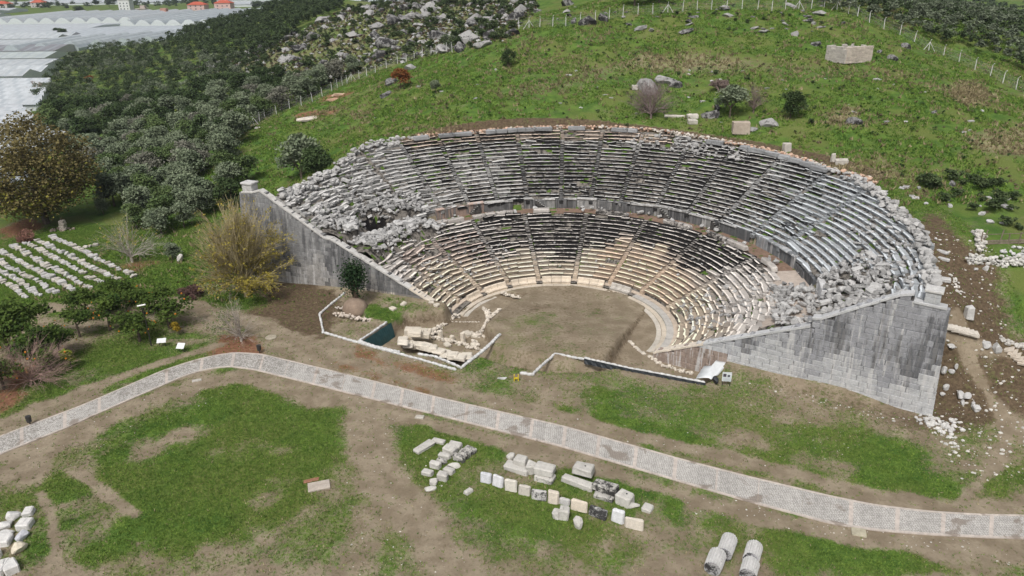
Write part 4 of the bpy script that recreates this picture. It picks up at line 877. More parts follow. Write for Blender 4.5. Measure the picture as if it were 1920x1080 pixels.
# ------------------------------------------------------------------ stage building ruins in the left pit
def blk(mb, px, py, z0, L, Wd, Hh, ang=0, c=(.60, .54, .45), li=.15, bev=.05, jit=.03):
    x, y = atz(px, py, z0); mb.add(cblock((x, y, z0 + Hh / 2), (L / 2, Wd / 2, Hh / 2), rotz(ang), bev, jit), CB_F, (*shade(c, .92, 1.06), li)); return x, y
def z5(a, b): return 580 + a / 5.053, 540 + b / 5.053
mb = MB()
for a, b, z0, L, w, h in ((985, 455, -.05, 1.9, 1.1, .95), (1060, 465, -.05, 1.6, 1.1, .95), (1010, 452, .9, 1.8, 1.0, .6), (1095, 462, .9, 1.2, 1.0, .5), (1000, 448, 1.5, 1.5, .95, .55), (1140, 455, -.05, .5, .6, .9)): blk(mb, *z5(a, b), z0, L, w, h, -.08)
for a, b in ((940, 470), (1010, 480), (1090, 485)): blk(mb, *z5(a, b), -.1, 1.2, .5, .3, -.1)
mb.build('stage_wall', M_STONE, None, label='stepped pile of big cream blocks standing behind the curved ruin in the pit', cat='ruined wall')
mb = MB(); P = [(890, 520), (935, 545), (985, 555), (1045, 560), (1110, 575), (1170, 590), (1230, 615), (1290, 635), (1360, 655), (1430, 670), (1490, 660)]; HT = [1.5, 1.2, 1.0, 1.3, 1.5, 1.3, .7, .8, 1.5, 1.4, 1.3]
for (a, b), h in zip(P, HT):
    ang = rr(-.6, .1); h0 = 0; h *= rr(.7, 1.15); h *= 1.25
    while h0 < h - .1: hh = min(rr(.5, .7), h - h0); blk(mb, *z5(a, b + 8), h0 - .05, rr(1.0, 1.25), rr(.9, 1.1), hh, ang, (.60, .55, .47), .14, .1, .07); h0 += hh
for a, b in ((1120, 640), (1370, 700)):       # dark slabs: shade of the door openings put into their colour
    x, y = atz(*z5(a, b - 4), 0); mb.add(cblock((x, y - .02, .55), (.42, .12, .55), rotz(-.2), .02, .01), CB_F, (.07, .06, .045, .5))
mb.build('stage_ruin', M_STONE, None, label='curving row of worn cream masonry with two dark openings along the front of the pit', cat='ruined wall')
for a, b, h in ((1243, 475, 1.0), (1352, 500, .7), (1457, 520, 1.35)):
    x, y = atz(*z5(a, b), 0); mb = MB(); mb.add(cblock((0, 0, h / 2), (.2, .22, h / 2), rotz(rr(0, 1)), .04, .02), CB_F, (.62, .56, .47, .1)); mb.add(cblock((0, 0, .06), (.34, .34, .06), rotz(.2), .03, .02), CB_F, (.56, .5, .42, .1))
    mb.build('stone_post', M_STONE, None, loc=(x, y, -.03), label={1.0: 'cream stone post nearest the stepped pile of blocks', .7: 'shortest cream stub standing on the pit floor', 1.35: 'tallest cream stone post alone on the pit floor'}[h], cat='stone post')
def rubble_line(name, pts, zf, w, h, label, dens=9, col=(.54, .49, .42), cat='low wall', s0=.12, s1=.28):
    P = np.array([atz(a, b, zf) if zf is not None else G(a, b)[:2] for a, b in pts]); d = np.concatenate([[0], np.cumsum(np.hypot(*np.diff(P, axis=0).T))]); mb = MB(); P0 = P[0]; zb = zf if zf is not None else hz(*P0)
    for _ in range(int(d[-1] * dens)):
        s = rr(0, d[-1]); x, y = np.interp(s, d, P[:, 0]) + rr(-w, w) / 2, np.interp(s, d, P[:, 1]) + rr(-w, w) / 2; k = rr(s0, s1); V, F = rock(1, 6); g = rr(.85, 1.12)
        z = (zf if zf is not None else hz(x, y)) + rr(0, h); mb.add(V * (k, k * .8, k * .7) @ rotz(rr(0, 6)).T + (x - P0[0], y - P0[1], z - zb), F, (*[v * g for v in col], .1))
    mb.build(name, M_STONE, None, loc=(P0[0], P0[1], zb), label=label, cat=cat)
rubble_line('rubble_wall', [z5(1190, 478), z5(1330, 512), z5(1450, 545), z5(1600, 592)], 0, .45, .3, 'straight line of small rubble crossing the pit behind the curved ruin', 16)
rubble_line('rubble_wall', [z5(1260, 360), z5(1330, 300), z5(1430, 262)], 0, .5, .35, 'short rubble wall between the left retaining wall and the orchestra kerb', 18)
rubble_line('rubble_wall', [z5(1650, 200), z5(1690, 240), z5(1705, 300), z5(1660, 370)], 0, .5, .3, 'curved spur of small stones on the left orchestra floor', 16); rubble_line('rubble_wall', [z5(1720, 285), z5(1800, 205)], .1, .3, .15, 'thin stone line forking from the curved spur', 14)
rubble_line('rubble_wall', [z5(1270, 318), z5(1400, 322), z5(1620, 325)], 0, .12, .06, 'faint single course of stones flush with the orchestra floor', 12, s0=.06, s1=.12)
rubble_line('rubble_wall', [(940, 551), (960, 556), (975, 561)], .2, .5, .25, 'small stone spur against the back kerb of the orchestra', 14); rubble_line('rubble_wall', [(1216, 668), (1240, 684), (1270, 694), (1300, 702)], 0, .45, .15, 'scatter of small stones at the foot of the right wall end', 9)
rubble_line('rubble_wall', [(1180, 640), (1195, 655), (1210, 666)], 0, .2, .05, 'short line of flat stones on the trench floor', 8)
rubble_line('rubble_wall', [z5(1500, 450), z5(1590, 460)], 0, .6, .4, 'two or three loose stones right of the tallest post', 5, s0=.25, s1=.45); rubble_line('rubble_wall', [z5(1560, 530), z5(1590, 560)], 0, .4, .5, 'small heap of rounded stones near the pit corner', 9, s0=.25, s1=.4)
rubble_line('rubble_wall', [z5(180, 240), z5(330, 270), z5(470, 300), z5(590, 320)], 1.1, .7, .3, 'old wall top exposed below the dark shrub', 12, (.50, .44, .38)); rubble_line('rubble_wall', [z5(560, 100), z5(480, 160), z5(360, 180), z5(250, 210)], 1.3, .6, .3, 'pale exposed footing leading up to the dark shrub', 9, (.50, .45, .40))
for a, b, s, lb in ((1185, 405, .5, 'squarish cream block between the stepped pile and the first post'), (1215, 430, .35, 'small cream block at the foot of the first post'), (1500, 445, .55, 'flat cream slab right of the tallest post'), (1570, 465, .4, 'cream stone beside the flat slab in the pit'), (1575, 515, .38, 'upper round stone near the pit corner'), (1565, 552, .5, 'lower round stone near the pit corner'),
    (905, 290, .4, 'pale block on the grass above the stepped pile'), (800, 330, .4, 'pale board-like slab beside the teal sheet top'), (1165, 285, .35, 'cream stone below the left retaining wall'), (1215, 305, .4, 'cream block halfway along the short rubble wall'), (1310, 545, .45, 'block embedded in the straight rubble line'), (1640, 600, .3, 'small block at the right end of the curved ruin')):
    x, y = atz(*z5(a, b), .05); z = hz(x, y); mb = MB(); V, F = (cblock((0, 0, s * .4), (s, s * .7, s * .45), None, .08, .06), CB_F) if 'round' not in lb else rock(2, 6); V = V if 'round' not in lb else V * s * .9 + (0, 0, s * .4)
    mb.add(V, F, (.56, .51, .43, .15)); o = mb.build('stone_block', M_STONE, None, loc=(x, y, z - .04), label=lb, cat='stone block', group='loose blocks in the left pit'); o.rotation_euler = (0, 0, rr(0, 3))
rubble_line('rubble_wall', [z5(1540, 440), z5(1620, 462), z5(1700, 478)], 0, .4, .25, 'low rubble wall leading from the flat slab towards the orchestra mound', 16); rubble_line('rubble_wall', [z5(1170, 470), z5(1200, 430), z5(1235, 385)], 0, .6, .5, 'rubble wall behind the first post, running up to the wall end', 18)
rubble_line('rubble_wall', [z5(1600, 470), z5(1640, 400), z5(1665, 370)], 0, .3, .2, 'thin rubble line at the foot of the orchestra mound', 12)
# ------------------------------------------------------------------ sandbag kerbs, sheets, signs
M_SAND = flat_mat('white woven sandbag', (.52, .52, .51), .7, .25, 3.); M_BLACK = flat_mat('black sheeting', (.016, .020, .024), .5, .3, 2.5, .4); M_TEAL = flat_mat('teal tarpaulin', (.012, .052, .058), .5, .25, 2., .4)
M_TARP = flat_mat('white tarpaulin', (.66, .69, .70), .45, .1, 1.2, .4); M_STEEL = flat_mat('dark painted steel', (.035, .033, .032), .5, .3, 3, .4); M_WHITE = flat_mat('white painted concrete', (.62, .62, .60), .7, .1, 5)
def bags(pts, label, drop=None, mat=None, w=.30, zoff=.10):
    P = np.array([G(a, b)[:2] for a, b in pts]); d = np.concatenate([[0], np.cumsum(np.hypot(*np.diff(P, axis=0).T))]); O = P[0]; z0 = float(base(np.array([O[0]]), np.array([O[1]]))[0])
    root = bpy.data.objects.new('sandbag_kerb', None); COL.objects.link(root); root.location = (O[0], O[1], z0); tag(root, label, 'sandbag kerb'); mb = MB(); s = 0
    while s < d[-1] - .1:
        L = min(rr(.5, .8), d[-1] - s); m = s + L / 2; x, y = np.interp(m, d, P[:, 0]), np.interp(m, d, P[:, 1]); x2, y2 = np.interp(min(m + .2, d[-1]), d, P[:, 0]), np.interp(min(m + .2, d[-1]), d, P[:, 1]); x1, y1 = np.interp(m - .2, d, P[:, 0]), np.interp(m - .2, d, P[:, 1])
        V, F = ICO[2]; V = np.sign(V) * np.abs(V) ** .8; V = V * (L * .55, w / 2 * rr(.85, 1.15), .15 * rr(.85, 1.2)) * (1 + RG.uniform(-.06, .06, (len(V), 1)))
        z = float(base(np.array([x]), np.array([y]))[0]); mb.add(V @ rotz(math.atan2(y2 - y1, x2 - x1) + rr(-.08, .08)).T + (x - O[0] + rr(-.03, .03), y - O[1] + rr(-.03, .03), z - z0 + zoff), F); s += L * .93
    mb.build('sandbag_row', M_SAND, root, smooth=True)
    if drop:
        sk = MB(); n = int(d[-1] / .25); V = []; F = []
        for i in range(n + 1):
            s = d[-1] * i / n; x, y = np.interp(s, d, P[:, 0]), np.interp(s, d, P[:, 1]); z = float(base(np.array([x]), np.array([y]))[0]) - z0
            k = .04 * math.sin(i * 1.7); V += [(x - O[0], y - O[1] - .16, z + zoff + .04), (x - O[0], y - O[1] - .24 + k, z + zoff - .2), (x - O[0], y - O[1] - .34 - k, z - drop)]
        F = [[i * 3 + q, i * 3 + 3 + q, i * 3 + 4 + q, i * 3 + 1 + q] for i in range(n) for q in (0, 1)]; sk.add(V, F); o = sk.build('skirt_sheet', mat, root)
        m = o.modifiers.new('thick', 'SOLIDIFY'); m.thickness = .02
bags([(648, 549), (625, 568), (599, 590), (603, 606), (606, 626)], 'white sandbag line bending round the left end of the pit')
bags([(609, 625), (700, 652), (790, 676), (855, 695)], 'long white sandbag line along the front of the left pit'); bags([(866, 690), (880, 679), (910, 655), (938, 628)], 'pale sandbag line running up towards the orchestra', w=.42)
bags([(675, 640), (690, 630), (726, 605)], 'sandbag line on top of the teal sheet'); bags([(672, 640), (700, 650), (750, 662)], 'low pale kerb from the teal sheet to the ruin', w=.3); bags([(783, 665), (815, 670), (845, 682), (866, 692)], 'thin bag line between the ruin and the long front line', w=.3)
bags([(975, 701), (998, 704), (1010, 692), (1041, 665), (1095, 675)], 'white sandbag line zigzagging in front of the orchestra'); bags([(1095, 675), (1180, 694), (1260, 709), (1322, 721)], 'white bags on top of the black sheet along the trench', .26, M_BLACK, .26, .22)
# teal sheet hanging on the pit face
x1, y1, _ = G(677, 640); x2, y2, _ = G(729, 604); n = 18; V = []
for i in range(n + 1):
    t = i / n; k = .05 * math.sin(t * 23); V += [(x1 + (x2 - x1) * t + .30, y1 + (y2 - y1) * t - .22 + k, 1.72), (x1 + (x2 - x1) * t + .55, y1 + (y2 - y1) * t - .42 - k, .8), (x1 + (x2 - x1) * t + .7, y1 + (y2 - y1) * t - .55 + k, .02)]
mb = MB(); mb.add(np.array(V) - (x1, y1, 0), [[i * 3 + q, i * 3 + 3 + q, i * 3 + 4 + q, i * 3 + 1 + q] for i in range(n) for q in (0, 1)]); o = mb.build('teal_sheet', M_TEAL, None, loc=(x1, y1, 0), label='dark teal tarpaulin hanging down the side of the left pit', cat='tarpaulin'); m = o.modifiers.new('thick', 'SOLIDIFY'); m.thickness = .02
# white sheet over the steps by the right wall
def z7(a, b): return 1200 + a / 6.75, 600 + b / 6.75
Q = [[z7(705, 765), z7(810, 575)], [z7(800, 790), z7(905, 590)], [z7(860, 810), z7(960, 540)], [z7(900, 800), z7(1000, 500)], [z7(930, 760), z7(1080, 515)], [z7(985, 720), z7(1145, 505)]]; V = []; nn = 10
for i, (a, b) in enumerate(Q):
    for j in range(nn):
        t = j / (nn - 1); x, y, _ = G(a[0] + (b[0] - a[0]) * t, a[1] + (b[1] - a[1]) * t); V.append((x, y, 1.62 + .25 * abs(math.sin(i * 1.3)) + rr(-.05, .05) + (.35 if i == 2 else 0)))
V = np.array(V); O = V[0].copy(); mb = MB(); mb.add(V - O, [[i * nn + j, (i + 1) * nn + j, (i + 1) * nn + j + 1, i * nn + j + 1] for i in range(5) for j in range(nn - 1)])
o = mb.build('white_sheet', M_TARP, None, loc=tuple(O), label='crumpled white sheet laid over the steps beside the right wall', cat='tarpaulin', smooth=True); m = o.modifiers.new('thick', 'SOLIDIFY'); m.thickness = .04
x, y, z = G(1340, 719); mb = MB(); V, F = rock(2, 5); mb.add(V * (.3, .5, .32) + (0, 0, .4), F); mb.build('black_bag', M_BLACK, None, loc=(x, y, z), label='black sheeting bundle at the end of the trench fence', cat='bag')
# information board
x, y, z = G(1361, 724); root = bpy.data.objects.new('information_board', None); COL.objects.link(root); root.location = (x, y, z); root.rotation_euler = (0, 0, -.12); tag(root, 'white information board with two small photos on black legs, beside the white sheet', 'information board')
mb = MB(); mb.add(cblock((0, 0, 1.05), (.45, .02, .5), None, .006, 0), CB_F, (.62, .66, .68, 0)); mb.build('panel', M_PAINT, root)
mb = MB(); mb.add(cblock((-.22, -.026, 1.22), (.15, .004, .17), None, .002, 0), CB_F, (.07, .06, .08, 0)); mb.add(cblock((.17, -.026, 1.16), (.12, .004, .12), None, .002, 0), CB_F, (.09, .09, .11, 0))
for i in range(5): mb.add(cblock((.0, -.026, .93 - i * .07), (.36, .003, .012), None, .001, 0), CB_F, (.40, .42, .45, 0))
mb.build('printed_pictures', M_PAINT, root)
for sx in (-.36, .36): mb = MB(); tube(mb, [(sx, .02, -.1), (sx, .02, 1.2)], .03, 6); mb.build('leg', M_STEEL, root)
def board(px, py, w, h, ang, tilt, label):
    x, y, z = G(px, py); root = bpy.data.objects.new('sign_board', None); COL.objects.link(root); root.location = (x, y, z); root.rotation_euler = (0, 0, ang); tag(root, label, 'sign', 'small white signs by the orange trees')
    mb = MB(); V = cblock((0, 0, 0), (w / 2, h / 2, .02), rotx(tilt), .006, 0) + (0, 0, .75); mb.add(V, CB_F, (.66, .68, .68, 0)); mb.build('panel', M_PAINT, root)
    mb = MB(); [tube(mb, [(s, .05, -.1), (s, .05, .72)], .03, 5) for s in (-w * .3, w * .3)]; mb.build('stand', M_STEEL, root)
board(305, 650, .95, .62, .2, .5, 'wide white tilted sign, the left one of two'); board(341, 660, .85, .72, -.1, .6, 'nearly square white tilted sign, the right one of two')
def bin_(px, py, label):
    x, y, z = G(px, py); root = bpy.data.objects.new('litter_bin', None); COL.objects.link(root); root.location = (x, y, z); tag(root, label, 'litter bin', 'litter bins beside the path')
    mb = MB(); tube(mb, [(0, 0, .35), (0, 0, .5), (0, 0, .95)], [.20, .22, .24], 14); mb.build('bin_body', M_STEEL, root); mb = MB(); tube(mb, [(0, 0, -.1), (0, 0, .4)], .05, 6); mb.build('pole', M_STEEL, root)
bin_(57, 797, 'dark litter bin on a pole at the far left beside the path'); bin_(487, 662, 'dark litter bin on a pole at the bend of the path')
# lamp post
x, y, z = G(284, 649); root = bpy.data.objects.new('street_lamp', None); COL.objects.link(root); root.location = (x, y, z); tag(root, 'thin dark lamp post with a white lamp head among the orange trees', 'street lamp')
mb = MB(); tube(mb, [(0, 0, -.1), (0, 0, 2.5), (-.05, 0, 4.9)], [.07, .05, .04], 8); mb.build('pole', M_STEEL, root); mb = MB(); mb.add(cblock((-.1, 0, 4.95), (.42, .14, .05), rotz(.5), .03, 0), CB_F, (.75, .75, .72, 0)); mb.build('lamp_head', M_PAINT, root)
# odds and ends
x, y, z = G(968, 714); mb = MB()
for dx, dy in ((-.2, 0), (.2, 0)): mb.add(cblock((dx, dy, .35), (.05, .12, .35), None, .01, 0), CB_F, (.55, .42, .03, 0))
mb.add(cblock((0, 0, .3), (.2, .1, .07), None, .01, 0), CB_F, (.55, .42, .03, 0)); mb.build('yellow_stand', M_PAINT, None, loc=(x, y, z), label='small yellow H-shaped stand on the bare earth in front of the orchestra', cat='stand')
x, y, z = G(943, 711); mb = MB(); V, F = rock(2, 4); mb.add(V * (.5, .22, .12) + (0, 0, .1), F); mb.build('white_bag', M_SAND, None, loc=(x, y, z), label='crumpled white bag left on the earth beside the yellow stand', cat='bag')
def slab(px, py, L, w, ang, col, label, name='concrete_cover', round_=False, h=.06):
    x, y, z = G(px, py); mb = MB()
    if round_: tube(mb, [(0, 0, -.1), (0, 0, h)], L / 2, 22, (*col, .1))
    else: mb.add(cblock((0, 0, h / 2), (L / 2, w / 2, h / 2 + .05), rotz(ang), .02, .02), CB_F, (*col, .12))
    mb.build(name, M_STONE, None, loc=(x, y, z + .01), label=label, cat='cover')
slab(508, 633, 1.25, 0, 0, (.36, .32, .25), 'round tan manhole cover near the pollarded shrub', round_=True); slab(598, 912, 1.7, 1.1, .3, (.42, .37, .32), 'worn pale concrete patch sunk in the lawn'); slab(1610, 999, 1.0, .8, -.3, (.40, .37, .28), 'square concrete cover at the lower edge of the path')
slab(787, 783, .8, .5, -.2, (.46, .43, .38), 'small concrete cover touching the path edge in the middle'); slab(369, 714, .9, .4, .4, (.45, .42, .38), 'short loose kerb slab inside the path bend')
for i in range(7):
    x, y, z = G(572 + i * 4, 904 - i * .9)
    if i == 0: mb = MB(); O = (x, y, z)
    mb.add(cblock((x - O[0], y - O[1], .03), (.1, .2, .05), rotz(.2), .02, .01), CB_F, (.30, .15, .10, .1))
mb.build('brick_edging', M_STONE, None, loc=O, label='short row of broken red bricks beside the concrete patch', cat='bricks')
# ------------------------------------------------------------------ right hand slope
RT = [((1808, 598, 1821, 601), .8, 1.3, 'tall upright grey boulder above the slab steps'), ((1776, 656, 1791, 657), .7, .45, 'flat pale boulder beside the right wall top'), ((1762, 701, 1776, 702), .8, .6, 'grey boulder halfway down beside the right wall'), ((1778, 700, 1789, 701), .5, .4, 'low pale stone next to the halfway grey boulder'), ((1789, 692, 1796, 693), .4, .5, 'small white stone above the halfway boulder'),
 ((1768, 731, 1780, 732), .6, .5, 'round pale boulder above the white rubble heap'), ((1762, 741, 1773, 742), .5, .35, 'pinkish flat stone above the white rubble heap'), ((1792, 746, 1806, 747), .8, .7, 'largest dark grey boulder in the mid slope group'), ((1806, 748, 1819, 750), .7, .6, 'grey boulder touching the largest mid slope one'), ((1799, 757, 1809, 758), .5, .45, 'white stone below the largest mid slope boulder'),
 ((1820, 762, 1828, 763), .4, .5, 'narrow stone between the mid slope group and the squared block'), ((1825, 772, 1838, 768), .6, .5, 'squared white block at the lower end of the mid slope group'), ((1842, 652, 1857, 654), .8, .6, 'grey boulder left of the pair on the footpath'), ((1862, 662, 1876, 662), .9, .9, 'tall grey boulder right of the pair on the footpath'),
 ((1757, 468, 1775, 480), .4, .3, 'upper of two squared beams on the brown bank'), ((1759, 482, 1778, 494), .4, .3, 'lower of two squared beams on the brown bank'), ((1757, 522, 1782, 533), .7, .4, 'thick grey slab jutting from behind the seating'), ((1752, 448, 1758, 449), .4, .25, 'small white stone high on the brown bank'), ((1842, 506, 1855, 508), .7, .5, 'rounded pale stone at the foot of the low field wall'), ((1826, 506, 1833, 507), .4, .35, 'small white stone beside the low field wall')]
for p, w, h, lb in RT: seg_block(p, w, h, lb, kind='box' if ('squared' in lb or 'slab' in lb or 'beam' in lb) else 'rock', cat='boulder', li=.3 if 'grey' in lb else .08, side=.5, group='boulders on the right slope', col=(.50, .495, .485))
mb = MB()
for i in range(7):
    t = i / 6; a = (1777 + 46 * t, 611 + 14 * t); x, y, z = G(*a)
    if i == 0: O = (x, y, z)
    mb.add(cblock((x - O[0], y - O[1], z - O[2] + .02), (.5, .62, .16), rotz(-.35), .04, .03), CB_F, (.56, .52, .46, .12))
mb.build('slab_steps', M_STONE, None, loc=O, label='broad pale slab steps beside the top of the right wall', cat='steps')
mb = MB()
for i in range(5):
    t = i / 4; x, y, z = G(1893 + 24 * t, 654 + 24 * t)
    if i == 0: O = (x, y, z)
    mb.add(cblock((x - O[0], y - O[1], z - O[2]), (.35, .7, .12), rotz(-.7), .03, .03), CB_F, (.50, .44, .37, .12))
mb.build('slab_steps', M_STONE, None, loc=O, label='narrow worn steps at the right frame edge', cat='steps')
rubble_line('rubble_heap', [(1735, 786), (1755, 796), (1775, 800), (1790, 795)], None, 2.2, .12, 'heap of small white stones at the foot of the right wall corner', 26, (.50, .49, .47), 'stone heap', .10, .34); rubble_line('rubble_heap', [(1770, 812), (1780, 830), (1790, 845)], None, 1.6, .05, 'sparse white stones trailing below the corner heap', 8, (.50, .49, .46), 'stone heap', .08, .26)
rubble_line('field_wall', [(1815, 492), (1835, 490), (1870, 494), (1900, 496), (1960, 498)], None, .8, .6, 'low dry-stone field wall at the right frame edge', 26, (.50, .49, .46), 'dry-stone wall', .14, .32); rubble_line('field_wall', [(1833, 440), (1838, 455), (1835, 472)], None, .8, .7, 'crumbling stone pier at the end of the wooden fence', 34, (.52, .50, .46), 'dry-stone wall', .12, .3)
rubble_line('rubble_heap', [(1787, 520), (1793, 535), (1798, 548)], None, .6, .1, 'line of small white stones down the brown bank', 14, (.56, .54, .50), 'stone heap', .08, .22); rubble_line('rubble_heap', [(1880, 640), (1900, 646), (1925, 655)], None, .6, .2, 'stony edging above the narrow worn steps', 16, (.46, .44, .41), 'stone heap', .12, .3)
rubble_line('rubble_heap', [(1880, 474), (1900, 474), (1930, 472)], None, 1.2, .25, 'white stone pile behind the wooden fence', 9, (.50, .50, .49), 'stone heap', .12, .3)
root = bpy.data.objects.new('wooden_fence', None); COL.objects.link(root); x0, y0, z0 = G(1838, 460); root.location = (x0, y0, z0); tag(root, 'rough wooden fence of leaning poles and planks at the right frame edge', 'fence')
M_WOOD = flat_mat('weathered wood', (.20, .165, .13), .9, .35, 4)
x1, y1, z1 = G(1960, 462); dx, dy, dz = x1 - x0, y1 - y0, z1 - z0
for t in (.0, .03, .28, .42, .58, .75, .92): mb = MB(); tube(mb, [(dx * t, dy * t, dz * t - .3), (dx * t + rr(-.2, .2), dy * t + rr(-.1, .1), dz * t + rr(1.3, 1.8))], .06, 6); mb.build('post', M_WOOD, root)
for h in (.35, .6, 1.35):
    mb = MB(); mb.add(cblock((dx / 2, dy / 2, dz / 2 + h), (math.hypot(dx, dy) / 2, .03, .10 if h < 1 else .04), rotz(math.atan2(dy, dx)), .01, .01), CB_F); mb.build('rail', M_WOOD, root)
# small stones scattered on every bare or stony ground (too many to count)
mb = MB()
def pebbles(n, poly, s0, s1, col=(.55, .53, .49)):
    P = np.array(GP(poly)); x0_, y0_ = P.min(0); x1_, y1_ = P.max(0); k = 0
    X = RG.uniform(x0_, x1_, n * 4); Y = RG.uniform(y0_, y1_, n * 4); ok = sdpoly(X, Y, P) > 0; X = X[ok][:n]; Y = Y[ok][:n]; Z = hgt(X, Y)
    for x, y, z in zip(X, Y, Z):
        s = s0 + (s1 - s0) * rnd.random() ** 3; V, F = ICO[1]; g = rr(.75, 1.15); mb.add(V * (s, s * rr(.6, 1), s * .6) * (1 + RG.uniform(-.25, .25, (len(V), 1))) + (x, y, z), F, (*[v * g for v in col], .05))
pebbles(420, [(1745, 640), (1990, 640), (1990, 900), (1800, 900), (1740, 800)], .04, .22); pebbles(160, [(1745, 430), (1870, 470), (1890, 640), (1780, 600), (1750, 520)], .04, .2); pebbles(260, [(560, 640), (1330, 740), (1700, 800), (1500, 900), (1000, 790), (600, 720)], .025, .09)
pebbles(220, [(650, 740), (760, 780), (950, 1080), (640, 1080)], .02, .08); pebbles(120, [(0, 850), (400, 700), (420, 740), (100, 900)], .02, .08); pebbles(110, [(1380, 710), (1720, 790), (1700, 800), (1480, 745)], .05, .16); pebbles(100, [(1280, 920), (1900, 1030), (1900, 1060), (1280, 960)], .03, .1)
mb.build('small_stones', M_STONE, None, kind='stuff')
# ------------------------------------------------------------------ vegetation
def leaf_mesh(name, P, size, cols, mat, flat=.7, rg=RG, tri=False):
    """P (n,3) leaf-clump centres; cols (n,3)"""
    n = len(P); N = rg.normal(size=(n, 3)); N[:, 2] = np.abs(N[:, 2]) + flat; N /= np.linalg.norm(N, axis=1)[:, None]
    A = np.cross(N, rg.normal(size=(n, 3))); A /= np.linalg.norm(A, axis=1)[:, None]; B = np.cross(N, A); s = size * rg.uniform(.6, 1.3, (n, 1)) * .5
    k = rg.uniform(.45, 1, (n, 1)); V = np.stack([P - A * s, P - B * s * k, P + A * s, P + B * s * k], 1).reshape(-1, 3)
    F = np.arange(4 * n).reshape(n, 4); return quads_mesh(name, V, F, [mat], np.hstack([cols, np.zeros((n, 1))]))
def crown_pts(n, lobes, rg=RG, shell=.42):
    L = np.array(lobes); w = L[:, 3] ** 2; k = rg.choice(len(L), n, p=w / w.sum()); d = rg.normal(size=(n, 3)); d /= np.linalg.norm(d, axis=1)[:, None]
    d[:, 2] = np.where(d[:, 2] < -.35, -d[:, 2], d[:, 2]); q = rg.random((n, 1)) ** shell; q = q * (1 + rg.normal(0, .07, (n, 1)))
    return L[k, :3] + d * q * L[k, 3:4] * np.array([1, 1, .82]), k
def lobes(R, H, z0, m, rg=RG, rl=(.3, .48)):
    out = []
    for _ in range(m):
        a = rg.uniform(0, 6.28); u = rg.random() ** .6; z = rg.random(); w = math.sqrt(max(.12, 1 - (2 * z - .85) ** 2 * .85))
        out.append((math.cos(a) * R * .68 * u * w, math.sin(a) * R * .68 * u * w, z0 + H * (.18 + .66 * z), R * rg.uniform(*rl)))
    return out
def colmix(n, a, b, rg=RG, k=None, lob=None):
    t = rg.random((n, 1)); 
    if lob is not None: t = np.clip(t * .55 + rg.random(max(lob) + 1)[lob][:, None] * .55, 0, 1)
    return np.array(a) * (1 - t) + np.array(b) * t
def trunk_mesh(name, h, r, lob, col=(.11, .09, .07, 0), nb=5, lean=.15):
    mb = MB(); x, y = rr(-lean, lean), rr(-lean, lean); tube(mb, [(0, 0, -.3), (x * .4, y * .4, h * .45), (x, y, h)], [r, r * .78, r * .6], 7, col)
    for l in rnd.sample(list(lob), min(nb, len(lob))):
        m = [(x + l[0]) / 2 + rr(-.1, .1), (y + l[1]) / 2 + rr(-.1, .1), (h + l[2]) / 2]; tube(mb, [(x, y, h * .9), m, l[:3]], [r * .5, r * .32, r * .1], 5, col, cap=False)
    return mb.mesh(name, [M_BARK])
TREES = {}
def species(key, nv, R, H, z0, nl, n, size, ca, cb, tr=.14, shell=.42, bark=(.11, .09, .07, 0)):
    out = []
    for i in range(nv):
        k = rr(.85, 1.12); lb = lobes(R * k, H, z0, nl); P, q = crown_pts(n, lb, shell=shell); out.append((leaf_mesh('crown', P, size, colmix(n, ca, cb, lob=q), M_LEAF), trunk_mesh('trunk', z0 + H * .25, tr, lb, bark)))
    TREES[key] = out
species('olive', 7, 2.7, 3.7, .45, 17, 2900, .30, (.085, .118, .066), (.250, .290, .190)); species('darkoak', 5, 2.8, 4.0, .5, 15, 2600, .32, (.026, .048, .018), (.085, .125, .048))
species('orange', 4, 1.9, 2.3, .7, 11, 1900, .22, (.025, .055, .012), (.095, .140, .028)); species('shrub', 5, .95, 1.1, .0, 7, 420, .22, (.034, .060, .024), (.105, .140, .060), .05)
species('greyshrub', 3, 1.0, 1.2, .0, 8, 500, .18, (.085, .085, .065), (.17, .16, .13), .05); species('rust', 2, 1.9, 2.2, .3, 9, 1500, .22, (.14, .05, .018), (.27, .10, .035), .08)
species('yellow', 2, 1.3, 1.8, .5, 8, 900, .2, (.20, .14, .02), (.36, .26, .03), .07); species('limegreen', 2, 1.1, 1.9, .5, 8, 900, .2, (.12, .16, .02), (.26, .30, .04), .07); species('heath', 3, .8, .6, .0, 6, 260, .2, (.10, .06, .04), (.20, .13, .08), .04)
species('greyolive', 3, 2.6, 3.6, .45, 15, 2400, .28, (.12, .125, .095), (.24, .235, .19)); species('greenolive', 3, 2.7, 3.8, .45, 16, 2700, .3, (.055, .095, .035), (.14, .19, .07))
def plant(key, x, y, s, label, cat, group=None, name='tree', z=None, sz=None, parts=True, v=None):
    cr, tk = TREES[key][rnd.randrange(len(TREES[key])) if v is None else v]; z = hz(x, y) if z is None else z
    if not parts:
        o = link(name, cr, None, (x, y, z), label, cat, group)
    else:
        o = bpy.data.objects.new(name, None); COL.objects.link(o); o.location = (x, y, z); tag(o, label, cat, group); link('crown', cr, o); link('trunk', tk, o)
    o.rotation_euler = (0, 0, rr(0, 6.28)); o.scale = (s, s, s if sz is None else sz); return o
